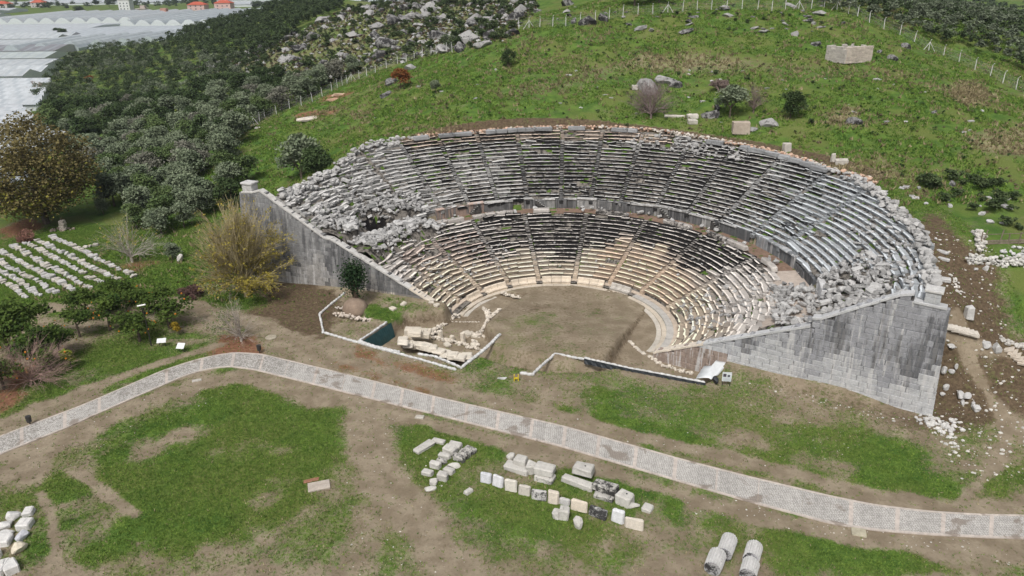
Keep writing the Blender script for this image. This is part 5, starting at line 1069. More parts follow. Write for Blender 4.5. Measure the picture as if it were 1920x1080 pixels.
# olive grove: trees on a loose grid left of the theatre, thinning up the rocky hill
GROVE = np.array(GP([(70, 190), (120, 120), (200, 95), (300, 90), (480, 130), (560, 160), (640, 150), (560, 195), (470, 232), (462, 270), (440, 320), (470, 352), (445, 385), (400, 430), (330, 440), (300, 470), (240, 420), (180, 405), (160, 330), (90, 270)]))
cand = []
x0, y0 = GROVE.min(0); x1, y1 = GROVE.max(0); st = 4.5
for i in range(int((x1 - x0) / st) + 1):
    for j in range(int((y1 - y0) / st) + 1):
        x, y = x0 + (i + rr(.1, .9)) * st, y0 + (j + rr(.1, .9)) * st
        if sdpoly(np.array([x]), np.array([y]), GROVE)[0] > 0: cand.append((x, y))
cand.sort(key=lambda q: q[1]); DKN = []
for i, (x, y) in enumerate(cand):
    z = hz(x, y); px, py, dep = proj(x, y, z + 2); far = sst(170, 240, y)
    if polar(np.array(x), np.array(y))[0] < 45: continue
    if rnd.random() < .04 or (i >= 300 and rnd.random() < .3): continue
    dark = rnd.random() < .08 + .6 * far
    if i < 290:
        u_ = rnd.random()
        if not dark and u_ < .30:
            k_ = 'greyolive' if u_ < .15 else 'greenolive'; plant(k_, x, y, rr(.6, 1.5), 'pale grey-leaved olive tree scattered through the grove' if u_ < .15 else 'fresher green olive tree scattered through the grove', 'tree', 'trees of the olive grove', 'olive_tree', z=z); continue
        plant('darkoak' if dark else 'olive', x, y, rr(.65, 1.6), ('dark green oak crowded among the olives left of the theatre' if dark else 'grey-green olive tree in the dense grove left of the theatre'), 'tree', 'trees of the olive grove', 'olive_tree' if not dark else 'oak_tree', z=z)
    else: DKN.append((x, y, z, dark, rr(.85, 1.25)))
def forest(name, items, label, n=420, size=.42):
    Ps, Cs = [], []
    for x, y, z, dark, s in items:
        lb = lobes(2.6 * s, 3.8 * s, .9, 9); P, q = crown_pts(n, lb); Ps.append(P + (x, y, z)); Cs.append(colmix(n, *(((.024, .042, .018), (.090, .125, .055)) if dark else ((.08, .105, .062), (.19, .22, .15))), lob=q))
    link(name, leaf_mesh(name, np.vstack(Ps), size, np.vstack(Cs), M_LEAF), label=label, kind='stuff')
if DKN: forest('far_grove', DKN, 'far part of the olive grove merging into one mass')
# scrub woodland on the hill behind and beyond the right-hand fence
def region(poly, step, keep=1.0, ymax=430):
    P = np.array(GP(poly)); f_ = np.minimum(1, ymax / P[:, 1])[:, None]; P = P * f_; x0, y0 = P.min(0); x1, y1 = P.max(0); nx_, ny_ = int((x1 - x0) / step) + 1, int((y1 - y0) / step) + 1
    X = x0 + (np.arange(nx_)[:, None] + RG.random((nx_, ny_))) * step; Y = y0 + (np.arange(ny_)[None] + RG.random((nx_, ny_))) * step; X = X.ravel(); Y = Y.ravel()
    ok = (sdpoly(X, Y, P) > 0) & (RG.random(X.shape) < keep); X, Y = X[ok], Y[ok]; return list(zip(X, Y, hgt(X, Y)))
it = [(x, y, z, True, rr(.8, 1.3)) for x, y, z in region([(300, 90), (380, 55), (480, 30), (560, 5), (640, 4), (640, 24), (540, 75), (500, 110), (420, 125)], 4.6)]
it += [(x, y, z, rnd.random() < .6, rr(.6, 1.0)) for x, y, z in region([(85, 165), (130, 120), (200, 110), (300, 100), (300, 112), (120, 138)], 4.5)]
forest('hill_woodland', it, 'dark evergreen woodland covering the left flank of the hill', 420, .5)
it = [(x, y, z, rnd.random() < .35, rr(.42, .72)) for x, y, z in region([(1500, 8), (1560, -20), (1700, -25), (1990, -10), (1990, 150), (1910, 140), (1820, 100), (1720, 75), (1640, 40), (1570, 22)], 2.7)]
forest('scrub', it, 'grey-green scrub covering the slope beyond the right fence', 210, .42)
# shrubs and heath on the rocky hill
ROCKY = [(320, 130), (420, 115), (560, 60), (640, 22), (720, 8), (860, 4), (1000, 2), (1010, 22), (980, 50), (960, 75), (860, 95), (740, 120), (640, 150), (560, 165), (500, 150), (400, 140)]
n = 0
_r = region(ROCKY, 3.4, .9); rnd.shuffle(_r)
for x, y, z in _r:
    if n < 260: plant('shrub', x, y, rr(.9, 2.2), 'dark green shrub among the grey rocks on the hill', 'shrub', 'shrubs on the rocky hill', 'shrub', z=z, parts=False)
    n += 1
hp = region(ROCKY, 1.7, .85); Ps = []; Cs = []
for x, y, z in hp:
    P, q = crown_pts(60, lobes(.8, .7, 0, 4)); Ps.append(P + (x, y, z)); g = rnd.random(); Cs.append(colmix(60, (.08, .055, .035), (.17, .12, .08)) if g < .38 else colmix(60, (.04, .06, .025), (.10, .12, .05)))
link('heath', leaf_mesh('heath', np.vstack(Ps), .3, np.vstack(Cs), M_LEAF), label='brown heath between the rocks', kind='stuff')
# named single trees and bushes
def at_px(px, py): return G(px, py)[:2]
SING = [('olive', 566, 336, 1.9, 'large dark olive tree standing just behind the left rim of the seating', 'olive_tree', None), ('darkoak', 596, 330, 1.3, 'lower dark half of the tree pair behind the left rim', 'oak_tree', None),
 ('darkoak', 952, 125, .72, 'single round dark bush on the upper green slope above the middle of the theatre', 'bush', None), ('olive', 817, 175, .62, 'slim grey-green bush right of the orange bush on the slope', 'bush', None), ('rust', 752, 166, 1.6, 'rust-orange bush on the slope beside a pale rock', 'bush', None), ('olive', 663, 138, 1.15, 'grey olive tree just outside the fence on the left hill', 'olive_tree', None),
 ('olive', 842, 92, .85, 'small olive tree against the pale rocks outside the fence', 'olive_tree', None), ('olive', 1368, 222, 1.3, 'silvery olive tree among the rocks behind the top row', 'olive_tree', None), ('darkoak', 1482, 222, .95, 'round dark olive bush right of the big hollow block', 'bush', None),
 ('rust', 170, 160, 1.35, 'orange-brown tree in the middle of the far grove', 'tree', None), ('yellow', 130, 225, 1.5, 'yellow tree at the left side of the grove', 'tree', None), ('yellow', 218, 240, 1.5, 'olive-yellow tree in the middle of the grove', 'tree', None), ('limegreen', 335, 225, 1.2, 'yellow-green tree deep in the grove near the fence', 'tree', None),
 ('olive', 325, 488, .62, 'small olive beside a pale stump on the left lawn', 'olive_tree', None), ('yellow', 336, 628, .78, 'bright yellow bush behind the white signs', 'bush', None), ('limegreen', 134, 690, 1.0, 'yellow-green young tree at the lower left orchard edge', 'tree', None),
 ('darkoak', 1190, 12, 1.9, 'broad dark tree on the hilltop behind the fence', 'tree', None), ('darkoak', 1235, 6, 1.5, 'second dark tree on the hilltop behind the fence', 'tree', None)]
for k, px, py, s, lb, nm, g in SING: x, y = at_px(px, py); plant(k, x, y, s, lb, 'bush' if nm == 'bush' else 'tree', g, nm, sz=s * (1.2 if 'behind the left rim' in lb else 1), z=hz(x, y) - (1.5 if 'behind the left rim' in lb else 0))
OR = [(20, 668, 1.5, 'large orange tree at the left frame edge'), (62, 650, 1.3, 'orange tree behind the one at the left frame edge'), (95, 695, 1.25, 'orange tree in front near the pinkish bare bush'), (150, 632, .95, 'small orange tree beside the left end of the earth track'), (163, 596, .95, 'orange tree closest to the laid out blocks'), (207, 620, 1.15, 'orange tree with yellowish leaves in the middle of the orchard'),
 (236, 572, 1.0, 'round orange tree farthest up the orchard'), (270, 590, 1.0, 'orange tree behind the lamp post'), (318, 615, 1.25, 'dense bright green orange tree at the right end of the orchard'), (262, 640, 1.05, 'dull green orange tree beside the lamp post'), (8, 730, 1.0, 'orange tree cut by the left frame edge below the bare bush'), (115, 668, .9, 'orange tree hung with a few fruits'), (205, 590, .85, 'orange tree half hidden behind the yellowish one')]
M_FRUIT = flat_mat('orange fruit', (.55, .20, .02), .5, .1, 3); V, F = ICO[1]; mb = MB(); mb.add(V * .07, F); FRU = mb.mesh('fruit', [M_FRUIT], True)
for px, py, s, lb in OR:
    x, y = at_px(px, py); o = plant('orange', x, y, s * 1.28, lb, 'orange tree', 'orange trees in the left orchard', 'orange_tree')
    for i in range(9): a = rr(0, 6.28); q = link('fruit', FRU, o, (math.cos(a) * rr(1.3, 1.75), math.sin(a) * rr(1.3, 1.75), rr(1.0, 2.2)))
# branching bare trees
def bare_mesh(name, h, spread, depth, r0, seed, col=(.26, .22, .17, 0), up=.35, split=3, taper=.68, start=.2):
    g = random.Random(seed); mb = MB(); tips = []
    def rec(p, d, L, r, k):
        q = p + d * L; m = (p + q) / 2 + np.array([g.uniform(-1, 1) for _ in range(3)]) * L * .08; tube(mb, [p, m, q], [r, r * .85, r * .7], 5 if k > 2 else 3, (*shade(col[:3], .8, 1.2), 0), cap=False)
        if k == 0: tips.append(q); return
        for i in range(split + (1 if g.random() < .4 else 0)):
            v = d + np.array([g.gauss(0, spread), g.gauss(0, spread), g.gauss(up * .5, spread * .5)]); v /= np.linalg.norm(v); rec(q, v, L * g.uniform(.62, .86), r * taper * .9, k - 1)
        if k <= 2: tips.append(q)
    nst = 1
    rec(np.array([0, 0, -.2]), np.array([g.uniform(-.1, .1), g.uniform(-.1, .1), 1.]) / 1.01, h * start, r0, depth); return mb, np.array(tips)
def bare(name, px, py, h, spread, depth, r0, seed, label, cat='bare tree', leaves=None, col=(.26, .22, .17, 0), hscale=None, **k):
    x, y, z = G(px, py); mb, tips = bare_mesh('branches', h, spread, depth, r0, seed, col, **k); root = bpy.data.objects.new(name, None); COL.objects.link(root); root.location = (x, y, z); tag(root, label, cat)
    V = np.vstack(mb.V); f = h / V[:, 2].max(); mb.V = [v * f for v in mb.V]; tips = tips * f; mb.build('branches', M_BARK, root)
    if leaves:
        n, size, ca, cb, sel = leaves; T = tips[sel(tips)]; P = T[RG.integers(0, len(T), n)] + RG.normal(0, .22, (n, 3)); link('crown', leaf_mesh('crown', P, size, colmix(n, ca, cb), M_LEAF), root)
    return root
def fountain(name, px, py, h, R, label, n1, n2, n3, seed, col, leaves=None, cat='tree', tr=.4):
    """short trunk, then long arching limbs with whip-like twigs filling a dome"""
    x, y, z = G(px, py); g = random.Random(seed); mb = MB(); tips = []; root = bpy.data.objects.new(name, None); COL.objects.link(root); root.location = (x, y, z); tag(root, label, cat); th_ = h * .16
    def C_(): return (*shade(col, .75, 1.25), 0)
    def lim(p, q, r0, k, n=4):
        P = [p + (q - p) * t + np.array([0, 0, math.sin(math.pi * t) * np.linalg.norm(q - p) * .10]) + np.array([g.gauss(0, .03), g.gauss(0, .03), 0]) * np.linalg.norm(q - p) * (0 < t < 1) for t in np.linspace(0, 1, n)]; tube(mb, P, np.linspace(r0, r0 * .35, n), k, C_(), cap=False); return P
    tube(mb, [(0, 0, -.3), (.05, 0, th_ * .6), (0, 0, th_)], [tr, tr * .8, tr * .8], 8, C_()); T0 = np.array([0, 0, th_ * .9])
    for i in range(n1):
        a = g.uniform(0, 6.28); el = g.uniform(.08, 1.5) ; d = np.array([math.cos(a) * math.cos(el) * R, math.sin(a) * math.cos(el) * R, math.sin(el) * (h - th_)]); q = T0 + d * g.uniform(.62, .8); P1 = lim(T0, q, tr * .32, 5)
        for j in range(n2):
            b = P1[g.choice((1, 2, 2, 3))]; v = d * g.uniform(.25, .5) + np.array([g.gauss(0, 1), g.gauss(0, 1), g.gauss(.05, .8)]) * R * .15; P2 = lim(b, b + v, tr * .10, 3, 3)
            for k in range(n3):
                b2 = P2[g.choice((1, 2))]; v2 = v * .5 + np.array([g.gauss(0, 1), g.gauss(0, 1), g.gauss(.0, .9)]) * R * .08; tube(mb, [b2, b2 + v2 * .5 + (0, 0, .05), b2 + v2], [tr * .05, tr * .035, tr * .02], 3, C_(), cap=False); tips.append(b2 + v2 * g.random())
    mb.build('branches', M_BARK, root)
    if leaves:
        n, size, ca, cb, sel = leaves; T = np.array(tips); T = T[sel(T)]; P = T[RG.integers(0, len(T), n)] + RG.normal(0, .2, (n, 3)); link('crown', leaf_mesh('crown', P, size, colmix(n, ca, cb), M_LEAF), root)
fountain('plane_tree', 463, 556, 9.6, 4.6, 'tall half-bare tree with yellow lower leaves, in front of the left retaining wall', 56, 10, 8, 3, (.34, .29, .17), (9500, .24, (.20, .17, .035), (.38, .32, .06), lambda t: (t[:, 2] < 4.4 + .25 * t[:, 0]) | (t[:, 0] > 3.2) | (RG.random(len(t)) < .22)))
fountain('fig_tree', 248, 492, 5.0, 4.0, 'low spreading pale bare tree with a few yellow leaves beside the laid out blocks', 22, 7, 5, 5, (.40, .37, .32), (420, .2, (.22, .19, .04), (.38, .33, .08), lambda t: t[:, 2] > 3.2), 'bare tree', .2)
fountain('pollard_tree', 452, 640, 3.9, 3.0, 'small grey bare tree at the bend of the path', 20, 7, 5, 8, (.36, .32, .28), (500, .18, (.06, .10, .03), (.14, .18, .06), lambda t: t[:, 0] < -.6), 'bare tree', .16)
fountain('bare_bush', 1220, 222, 5.0, 3.7, 'large purplish-brown bare bush behind the top row of seats', 40, 8, 6, 12, (.20, .155, .145), None, 'bush', .22)
fountain('bare_bush', 1412, 212, 3.8, 2.4, 'thin brown bare bush between the silvery olive and the hollow block', 26, 6, 5, 13, (.22, .17, .15), None, 'bush', .14); bare('bare_bush', 1352, 172, 2.2, .8, 5, .06, 14, 'low bare bush on the slope above the silvery olive', 'bush', col=(.22, .17, .15, 0), start=.08, split=4)
fountain('bare_bush', 58, 722, 3.4, 3.6, 'pinkish-brown bare bush at the lower left orchard corner', 44, 8, 6, 15, (.32, .22, .19), None, 'bush', .14); bare('bare_bush', 360, 556, 1.8, 1.1, 5, .06, 16, 'low dark purplish bare bush left of the tall yellow tree', 'bush', col=(.13, .08, .07, 0), start=.09, split=4)
bare('bare_bush', 50, 450, 1.8, 1.2, 5, .06, 17, 'low reddish bare bush beside the big brown tree', 'bush', col=(.24, .13, .10, 0), start=.09, split=4); bare('bare_bush', 178, 300, 5.5, .5, 5, .1, 19, 'pinkish bare tree at the left side of the grove', 'bare tree', col=(.27, .18, .16, 0), start=.12, split=4); bare('bare_bush', 70, 180, 5.5, .5, 4, .1, 21, 'thin bare poplars beside the greenhouses', 'bare tree', col=(.3, .24, .2, 0), start=.14, split=4)
# big brown-leaved tree at the left edge
x, y, z = G(112, 428); root = bpy.data.objects.new('broadleaf_tree', None); COL.objects.link(root); root.location = (x - 3.9, y + 3, z); root.scale = (1.12, 1.12, 1.12); tag(root, 'huge round tree with brown and mustard autumn leaves at the left frame edge', 'tree')
lb = [(7.0 * math.cos(2.4 * i) * math.sqrt(max(0, 1 - u * u)) * rr(.8, 1.08), 7.0 * math.sin(2.4 * i) * math.sqrt(max(0, 1 - u * u)) * rr(.8, 1.08), 7.0 + u * (7.2 if u > 0 else 5.6) * rr(.9, 1.05), rr(2.0, 3.1)) for i in range(62) for u in [1 - 2 * (i + .5) / 62]] + [(rr(-3, 3), rr(-3, 3), rr(4, 10), 3.2) for _ in range(8)]; NB = 26000; P, q = crown_pts(NB, lb, shell=.42); c = colmix(NB, (.105, .090, .038), (.215, .180, .075), lob=q); gm = (RG.random(NB) < .35 * np.clip(1.5 - P[:, 2] / 8, 0, 1))[:, None]; c = np.where(gm, colmix(NB, (.10, .12, .025), (.30, .27, .055)), c)
link('crown', leaf_mesh('crown', P, .40, c, M_LEAF), root); link('trunk', trunk_mesh('trunk', 4.0, .55, lb, (.12, .10, .08, 0), 14), root)
# spiky dark shrub against the left wall, on its earth mound
x, y, z = G(668, 572); root = bpy.data.objects.new('dracaena', None); COL.objects.link(root); root.location = (x, y, z); tag(root, 'dark narrow-leaved shrub on an earth mound against the left retaining wall', 'shrub'); n = 2600
P = RG.normal(size=(n, 3)) * (.62, .55, .9) + (0, 0, 4.0); link('crown', leaf_mesh('crown', P, .30, colmix(n, (.012, .030, .012), (.035, .065, .025)), M_LEAF), root); mb = MB()
for i in range(26): a = rr(0, 6.28); tube(mb, [(math.cos(a) * rr(0, .35), math.sin(a) * rr(0, .35), -.2), (math.cos(a) * rr(.2, .6), math.sin(a) * rr(.2, .6), 3.6)], [.05, .03], 4, (.16, .12, .09, 0), cap=False)
mb.build('stems', M_BARK, root)
mb = MB(); V, F = rock(3, -1, lo=.8, hi=.95, rough=.035); mb.add(V * (1.3, 1.15, 1.15) + (0, -.2, .1), F, (.25, .19, .145, .05)); mb.build('earth_mound', M_STONE, None, loc=(x, y - .4, z - .2), label='bare earth mound under the dark shrub beside the left wall', cat='earth mound', smooth=True)
# pale stump
x, y, z = G(338, 492); mb = MB(); V, F = rock(2, 8); mb.add(V * (.42, .3, .85) @ roty(.3).T + (0, 0, .6), F, (.56, .54, .50, .1)); mb.build('stone_stump', M_STONE, None, loc=(x, y, z), label='pale leaning stone beside the small olive on the left lawn', cat='boulder')
# little ruin on a heap beside the brown tree
x, y, z = G(120, 432); mb = MB()
for i in range(4): mb.add(cblock((rr(-.1, .1), 0, .3 + i * .42), (.5 - i * .04, .45, .2), rotz(rr(-.2, .2)), .05, .05), CB_F, (.42, .38, .33, .3))
for i in range(16): V, F = rock(1, 5); k = rr(.15, .4); mb.add(V * k + (rr(-1.8, 1.8), rr(-.6, .6), .1), F, (.30, .25, .21, .3))
mb.build('stone_pier', M_STONE, None, loc=(x, y, z), label='small stone pier on a rubble heap in front of the big brown tree', cat='ruin')
# ------------------------------------------------------------------ rocks on the hill
RK = []
for i in range(8):
    mb = MB(); V, F = rock(3, 12, lo=.45, hi=.92, rough=.07); g = rr(.26, .36); mb.add(V * (1, .8, .75), F, (g, g * .985, g * .96, rr(.3, .6))); RK.append(mb.mesh('limestone_rock', [M_STONE]))
def hrock(px, py, w, label, group=None, h=.8, name='limestone_rock'):
    x, y, z = G(px, py); o = link(name, RK[rnd.randrange(8)], None, (x, y, z + w * .08), label, 'rock', group); o.scale = (w / 2, w / 2 * rr(.6, 1), w / 2 * h); o.rotation_euler = (rr(-.3, .3), rr(-.3, .3), rr(0, 6.3)); return o
n = 0
pts_ = region(ROCKY, 3.1, .95); rnd.shuffle(pts_)
mbr = MB()
for x, y, z in pts_:
    if n >= 230:
        s = .3 + .9 * rnd.random() ** 2; V, F = rock(1, 8); g = rr(.28, .42); mbr.add(V * (s, s * .8, s * .6) @ rotz(rr(0, 6)).T + (x, y, z + .1), F, (g, g, g * .97, .4)); n += 1; continue
    s = .7 + 2.4 * rnd.random() ** 2.0; o = link('limestone_rock', RK[rnd.randrange(8)], None, (x, y, z + s * .12), 'grey limestone outcrop among shrubs on the rocky hill', 'rock', 'limestone outcrops on the rocky hill'); o.scale = (s * rr(.8, 1.3), s, s * rr(.6, 1.0)); o.rotation_euler = (rr(-.4, .4), rr(-.4, .4), rr(0, 6.3)); n += 1
if mbr.n: mbr.build('hill_stones', M_STONE, None, kind='stuff', label='smaller grey stones between the outcrops')
for i in range(46):
    px, py = rr(1040, 1560), rr(12, 62); hrock(px, py, .8 + 2.4 * rnd.random() ** 2, 'low pale rock on the hilltop grass near the fence', 'rocks on the hilltop grass', .5)
OC = [(880, 78, 7.5, 'big pale cliff-like outcrop where the fence ends'), (905, 88, 5, 'right lobe of the pale outcrop where the fence ends'), (925, 72, 5.5, 'upper part of the pale outcrop outside the fence'), (860, 95, 5, 'lower left part of the pale outcrop by the small olive'), (960, 66, 4.5, 'flat pale outcrop right of the cliff-like one'), (1215, 168, 6, 'large pale outcrop behind the purplish bare bush'), (1248, 155, 4.5, 'pale outcrop right of the large one above the bare bush'), (1268, 162, 2.6, 'round pale rock at the end of the outcrop group'), (1100, 45, 5, 'pale rocky knoll crossed by the fence'), (1130, 38, 4.5, 'right part of the rocky knoll crossed by the fence'), (1062, 10, 6, 'pale outcrop on the skyline left of the dark hilltop trees'),
 (735, 158, 3.6, 'pale rock half hidden behind the rust-orange bush'), (770, 130, 3.5, 'pale rock above the rust-orange bush'), (725, 180, 3.2, 'reddish flat rock on the slope below the orange bush'), (1330, 218, 3.2, 'dark-veined rock left of the silvery olive'), (1345, 205, 2.4, 'tall grey rock touching the silvery olive'), (1442, 235, 3.4, 'tilted white slab-like rock right of the hollow block'), (1490, 66, 2.4, 'whitish boulder on the upper slope'), (1530, 85, 2.2, 'grey boulder left of the small hut ruin'), (1697, 90, 2.6, 'white boulder beside the right fence'), (1672, 112, 2.4, 'flat white boulder right of the hut ruin'), (1647, 98, 1.8, 'rounded boulder next to the hut ruin'), (1750, 212, 1.4, 'single small boulder on the right green slope'), (1600, 232, 2.6, 'pinkish stony patch on the right slope'), (1787, 347, 1.6, 'white boulder at the right above the brown bank'), (1410, 245, 2, 'low block beside the hollow block'), (1525, 45, 1.6, 'pale boulder left of the fence corner'), (567, 150, 3.5, 'grey outcrop on the grass outside the left fence'), (614, 145, 3.0, 'pale grey outcrop near the left fence'), (1580, 45, 1.8, 'small boulder below the fence corner')]
for px, py, w, lb in OC: hrock(px, py, w * .85, lb)
for i in range(60):
    px, py = rr(640, 1880), rr(120, 250)
    if 1380 < px < 1500 and py > 200: continue
    x, y, z = G(px, py)
    if polar(np.array(x), np.array(y))[0] < 46: continue
    o = link('small_rock', ROCKS[rnd.randrange(10)], None, (x, y, z + .05), 'small pale stone lying in the grass of the hillside', 'stone', 'small stones on the green hillside'); s = rr(.15, .45); o.scale = (s, s, s * .7); o.rotation_euler = (0, 0, rr(0, 6))
for i in range(26):
    px, py = rr(1690, 1900), rr(350, 425); x, y, z = G(px, py)
    if polar(np.array(x), np.array(y))[0] < 43: continue
    o = link('small_rock', ROCKS[rnd.randrange(10)], None, (x, y, z + .1), 'pale block tumbled on the grass right of the rim', 'stone', 'tumbled blocks right of the rim'); s = rr(.18, .45); o.scale = (s, s, s * .8); o.rotation_euler = (rr(-.3, .3), 0, rr(0, 6))
for i in range(34):
    px, py = rr(1735, 1915), rr(335, 432); x, y = at_px(px, py)
    if polar(np.array(x), np.array(y))[0] > 44: plant('shrub', x, y, rr(.6, 1.5), 'dark green shrub on the grass right of the upper seats', 'shrub', 'shrubs right of the seating', 'shrub', parts=False)
for i in range(40):
    px, py = rr(1240, 1560), rr(8, 60) if i < 22 else rr(130, 260); x, y = at_px(px, py)
    if polar(np.array(x), np.array(y))[0] > 50: plant('shrub', x, y, rr(.35, .8), 'low dark bush dotting the green hillside', 'shrub', 'low bushes on the hillside', 'shrub', parts=False)
# squared blocks and old masonry behind the top row
for px, py, w, d_, h, an, lb in ((1388, 250, 2.6, 1.6, 1.9, -.1, 'large hollow brownish block behind the top row'), (1298, 222, 1.8, 1.0, .8, 0, 'block stacked on another left of the dark-veined rock'), (1298, 232, 1.4, 1.0, .8, .1, 'lower block left of the dark-veined rock'), (1476, 282, 1.1, .8, 1.3, .2, 'upright pale block standing at the edge of the cut'), (1562, 300, .5, .5, 1.2, 0, 'slender pale post at the right end of the cut'), (1578, 304, 1.6, .8, .8, -.3, 'pale block beside the slender post'), (1265, 219, 3.4, .6, .35, -.1, 'long low kerb behind the top row'), (1190, 168, .9, .8, .9, .3, 'small white block left of the large pale outcrop')):
    x, y, z = G(px, py); blockobj('stone_block', x, y, z, w, d_, h, an, lb, 'squared blocks behind the top row', col=(.40, .34, .28) if 'brownish' in lb else (.52, .49, .44), li=.25)
# hut ruin
x, y, z = G(1590, 112); root = bpy.data.objects.new('hut_ruin', None); COL.objects.link(root); root.location = (x, y, z); root.rotation_euler = (0, 0, .42); tag(root, 'roofless little masonry hut on the green hilltop', 'hut'); mb = MB()
for side in range(4):
    L = (6.0, 4.6, 6.0, 4.6)[side]; R = rotz(side * math.pi / 2); off = (2.3, 3.0, 2.3, 3.0)[side]; zz = -.3
    while zz < 2.6:
        s = -L / 2
        while s < L / 2 - .1:
            l = min(rr(.5, 1.1), L / 2 - s); top = 2.4 - .5 * abs(math.sin(s * 1.3 + side)) * (1 if side else .3)
            if zz < top: c = R @ np.array([s + l / 2, -off, zz + .2]); mb.add(cblock(c, (l / 2, .32, .2), R, .03, .03), CB_F, (*shade(((.50, .44, .38) if side == 0 else (.46, .43, .39)), .85, 1.1), .2))
            s += l
        zz += .4
mb.build('wall', M_STONE, root); mb = MB()
for i in range(60): V, F = rock(1, 5); k = rr(.2, .5); mb.add(V * k + (rr(-2.6, 2.6), rr(-1.9, 1.9), rr(1.4, 2.0)), F, (.40, .36, .31, .3))
mb.build('rubble_fill', M_STONE, root)
# pale rock-cut platform and earth scars left of the fence
for px, py, L, w, c, lb in ((585, 222, 6.5, 3.2, (.56, .50, .44), 'pale rock-cut platform beside the fresh dark earth'), (485, 240, 2.2, 1.2, (.62, .60, .56), 'white block at the corner of the fence'), (640, 178, 5.5, 2.0, (.46, .33, .24), 'pinkish outcrop strip below the left fence'), (625, 188, 3.5, 1.6, (.40, .26, .18), 'orange earth strip below the left fence')):
    x, y, z = G(px, py); mb = MB(); V, F = rock(3, 10, rough=.03); mb.add(V * (L / 2, w / 2, .45), F, (*c, .08)); o = mb.build('rock_platform', M_STONE, None, loc=(x, y, z), label=lb, cat='rock'); o.rotation_euler = (0, 0, .35)
# ------------------------------------------------------------------ wire fence on concrete posts
def fence(pts, label, hooked):
    P = np.array([G(a, b)[:2] for a, b in pts]); d = np.concatenate([[0], np.cumsum(np.hypot(*np.diff(P, axis=0).T))]); root = bpy.data.objects.new('wire_fence', None); COL.objects.link(root); O = np.array([*P[0], hz(*P[0])]); root.location = tuple(O); tag(root, label, 'fence')
    n = int(d[-1] / 3.2); Q = []
    for i in range(n + 1):
        s = d[-1] * i / n; x, y = np.interp(s, d, P[:, 0]), np.interp(s, d, P[:, 1]); z = hz(x, y); Q.append(np.array([x, y, z]) - O)
    pm = MB(); tube(pm, [(0, 0, -.3), (0, 0, 1.9), (0, -.05, 2.05), (0, -.35, 2.35)] if hooked else [(0, 0, -.3), (0, 0, 1.9), (0, -.25, 2.2)], .075, 5); pmesh = pm.mesh('post', [M_WHITE])
    for i, q in enumerate(Q):
        if i < 99: o = link('post', pmesh, root, tuple(q)); o.rotation_euler = (rr(-.05, .05), rr(-.05, .05), rr(-.3, .3))
        if i in (1, n // 2, n - 2):
            for sx in (-1, 1): mb = MB(); tube(mb, [q + (sx * 1.3, 0, -.1), q + (0, 0, 1.8)], .06, 4); mb.build('brace', M_WHITE, root)
    mb = MB()
    for a, b in zip(Q[:-1], Q[1:]):
        for h in (.1, .7, 1.3, 1.85): tube(mb, [a + (0, 0, h), b + (0, 0, h)], .010, 3, cap=False)
        for t in np.arange(0, 1, .125):
            c = a + (b - a) * t; e = a + (b - a) * min(1, t + .5); tube(mb, [c + (0, 0, .1), e + (0, 0, 1.85)], .007, 3, cap=False); tube(mb, [c + (0, 0, 1.85), e + (0, 0, .1)], .007, 3, cap=False)
    mb.build('wire_mesh', flat_mat('fence wire', (.30, .30, .30), .6, .1), root)
fence([(466, 243), (500, 220), (540, 205), (580, 195), (625, 170), (660, 152), (700, 140), (750, 118), (810, 104), (848, 98)], 'wire fence on white posts climbing the left side of the hill', False)
fence([(973, 54), (1010, 52), (1060, 50), (1120, 40), (1160, 32), (1220, 28), (1280, 22), (1345, 18), (1430, 20), (1490, 18), (1545, 14)], 'wire fence on straight white posts across the hilltop', True)
fence([(1545, 14), (1585, 24), (1615, 36), (1650, 52), (1690, 66), (1750, 100), (1800, 118), (1850, 138), (1905, 168), (1990, 205)], 'wire fence on hooked white posts running down the right side of the hill', True)
# ------------------------------------------------------------------ grass tufts (uncountable)
def tufts(name, n, X, Y, w, h, ca, cb, dens, label, bl=4):
    g = cover(X, Y, base(X, Y)); r, az = polar(X, Y); keep = RG.random(len(X)) < dens(g, X, Y); X, Y = X[keep][:n], Y[keep][:n]; Z = hgt(X, Y); n = len(X); a = RG.uniform(0, 6.28, (n, bl)); hh = h * RG.uniform(.5, 1.4, (n, bl)); ww = w * RG.uniform(.5, 1.2, (n, bl))
    ox, oy = RG.normal(0, w * .6, (n, bl)), RG.normal(0, w * .6, (n, bl)); bx, by = X[:, None] + ox, Y[:, None] + oy; dx, dy = np.cos(a) * ww / 2, np.sin(a) * ww / 2; lx, ly = RG.normal(0, .5, (n, bl)) * hh, RG.normal(0, .5, (n, bl)) * hh; z = np.broadcast_to(Z[:, None], bx.shape) - .02
    V = np.stack([np.stack([bx - dx, by - dy, z], -1), np.stack([bx + dx, by + dy, z], -1), np.stack([bx + lx, by + ly, z + hh], -1)], 2).reshape(-1, 3); C = np.repeat(colmix(n, ca, cb), bl, axis=0)
    link(name, quads_mesh(name, V, np.arange(len(V)).reshape(-1, 3), [M_LEAF], np.hstack([C, np.zeros((len(C), 1))])), label=label, kind='stuff')
def inside_th(X, Y): r, az = polar(X, Y); return (r < rim(az) + .5) & (wall_side(X, Y) > -.5) & (az > -50) & (az < 178)
n = 800000; X = RG.uniform(-84, 50, n); Y = RG.uniform(38, 118, n); kk = (X > -45) | (Y > 50); X, Y = X[kk], Y[kk]; kk = (X < -28) | (Y < 96); X, Y = X[kk], Y[kk]; pathP = np.vstack([U, L_[::-1]]); onp = sdpoly(X, Y, pathP[::8]) > -.3
X, Y = X[~onp], Y[~onp]
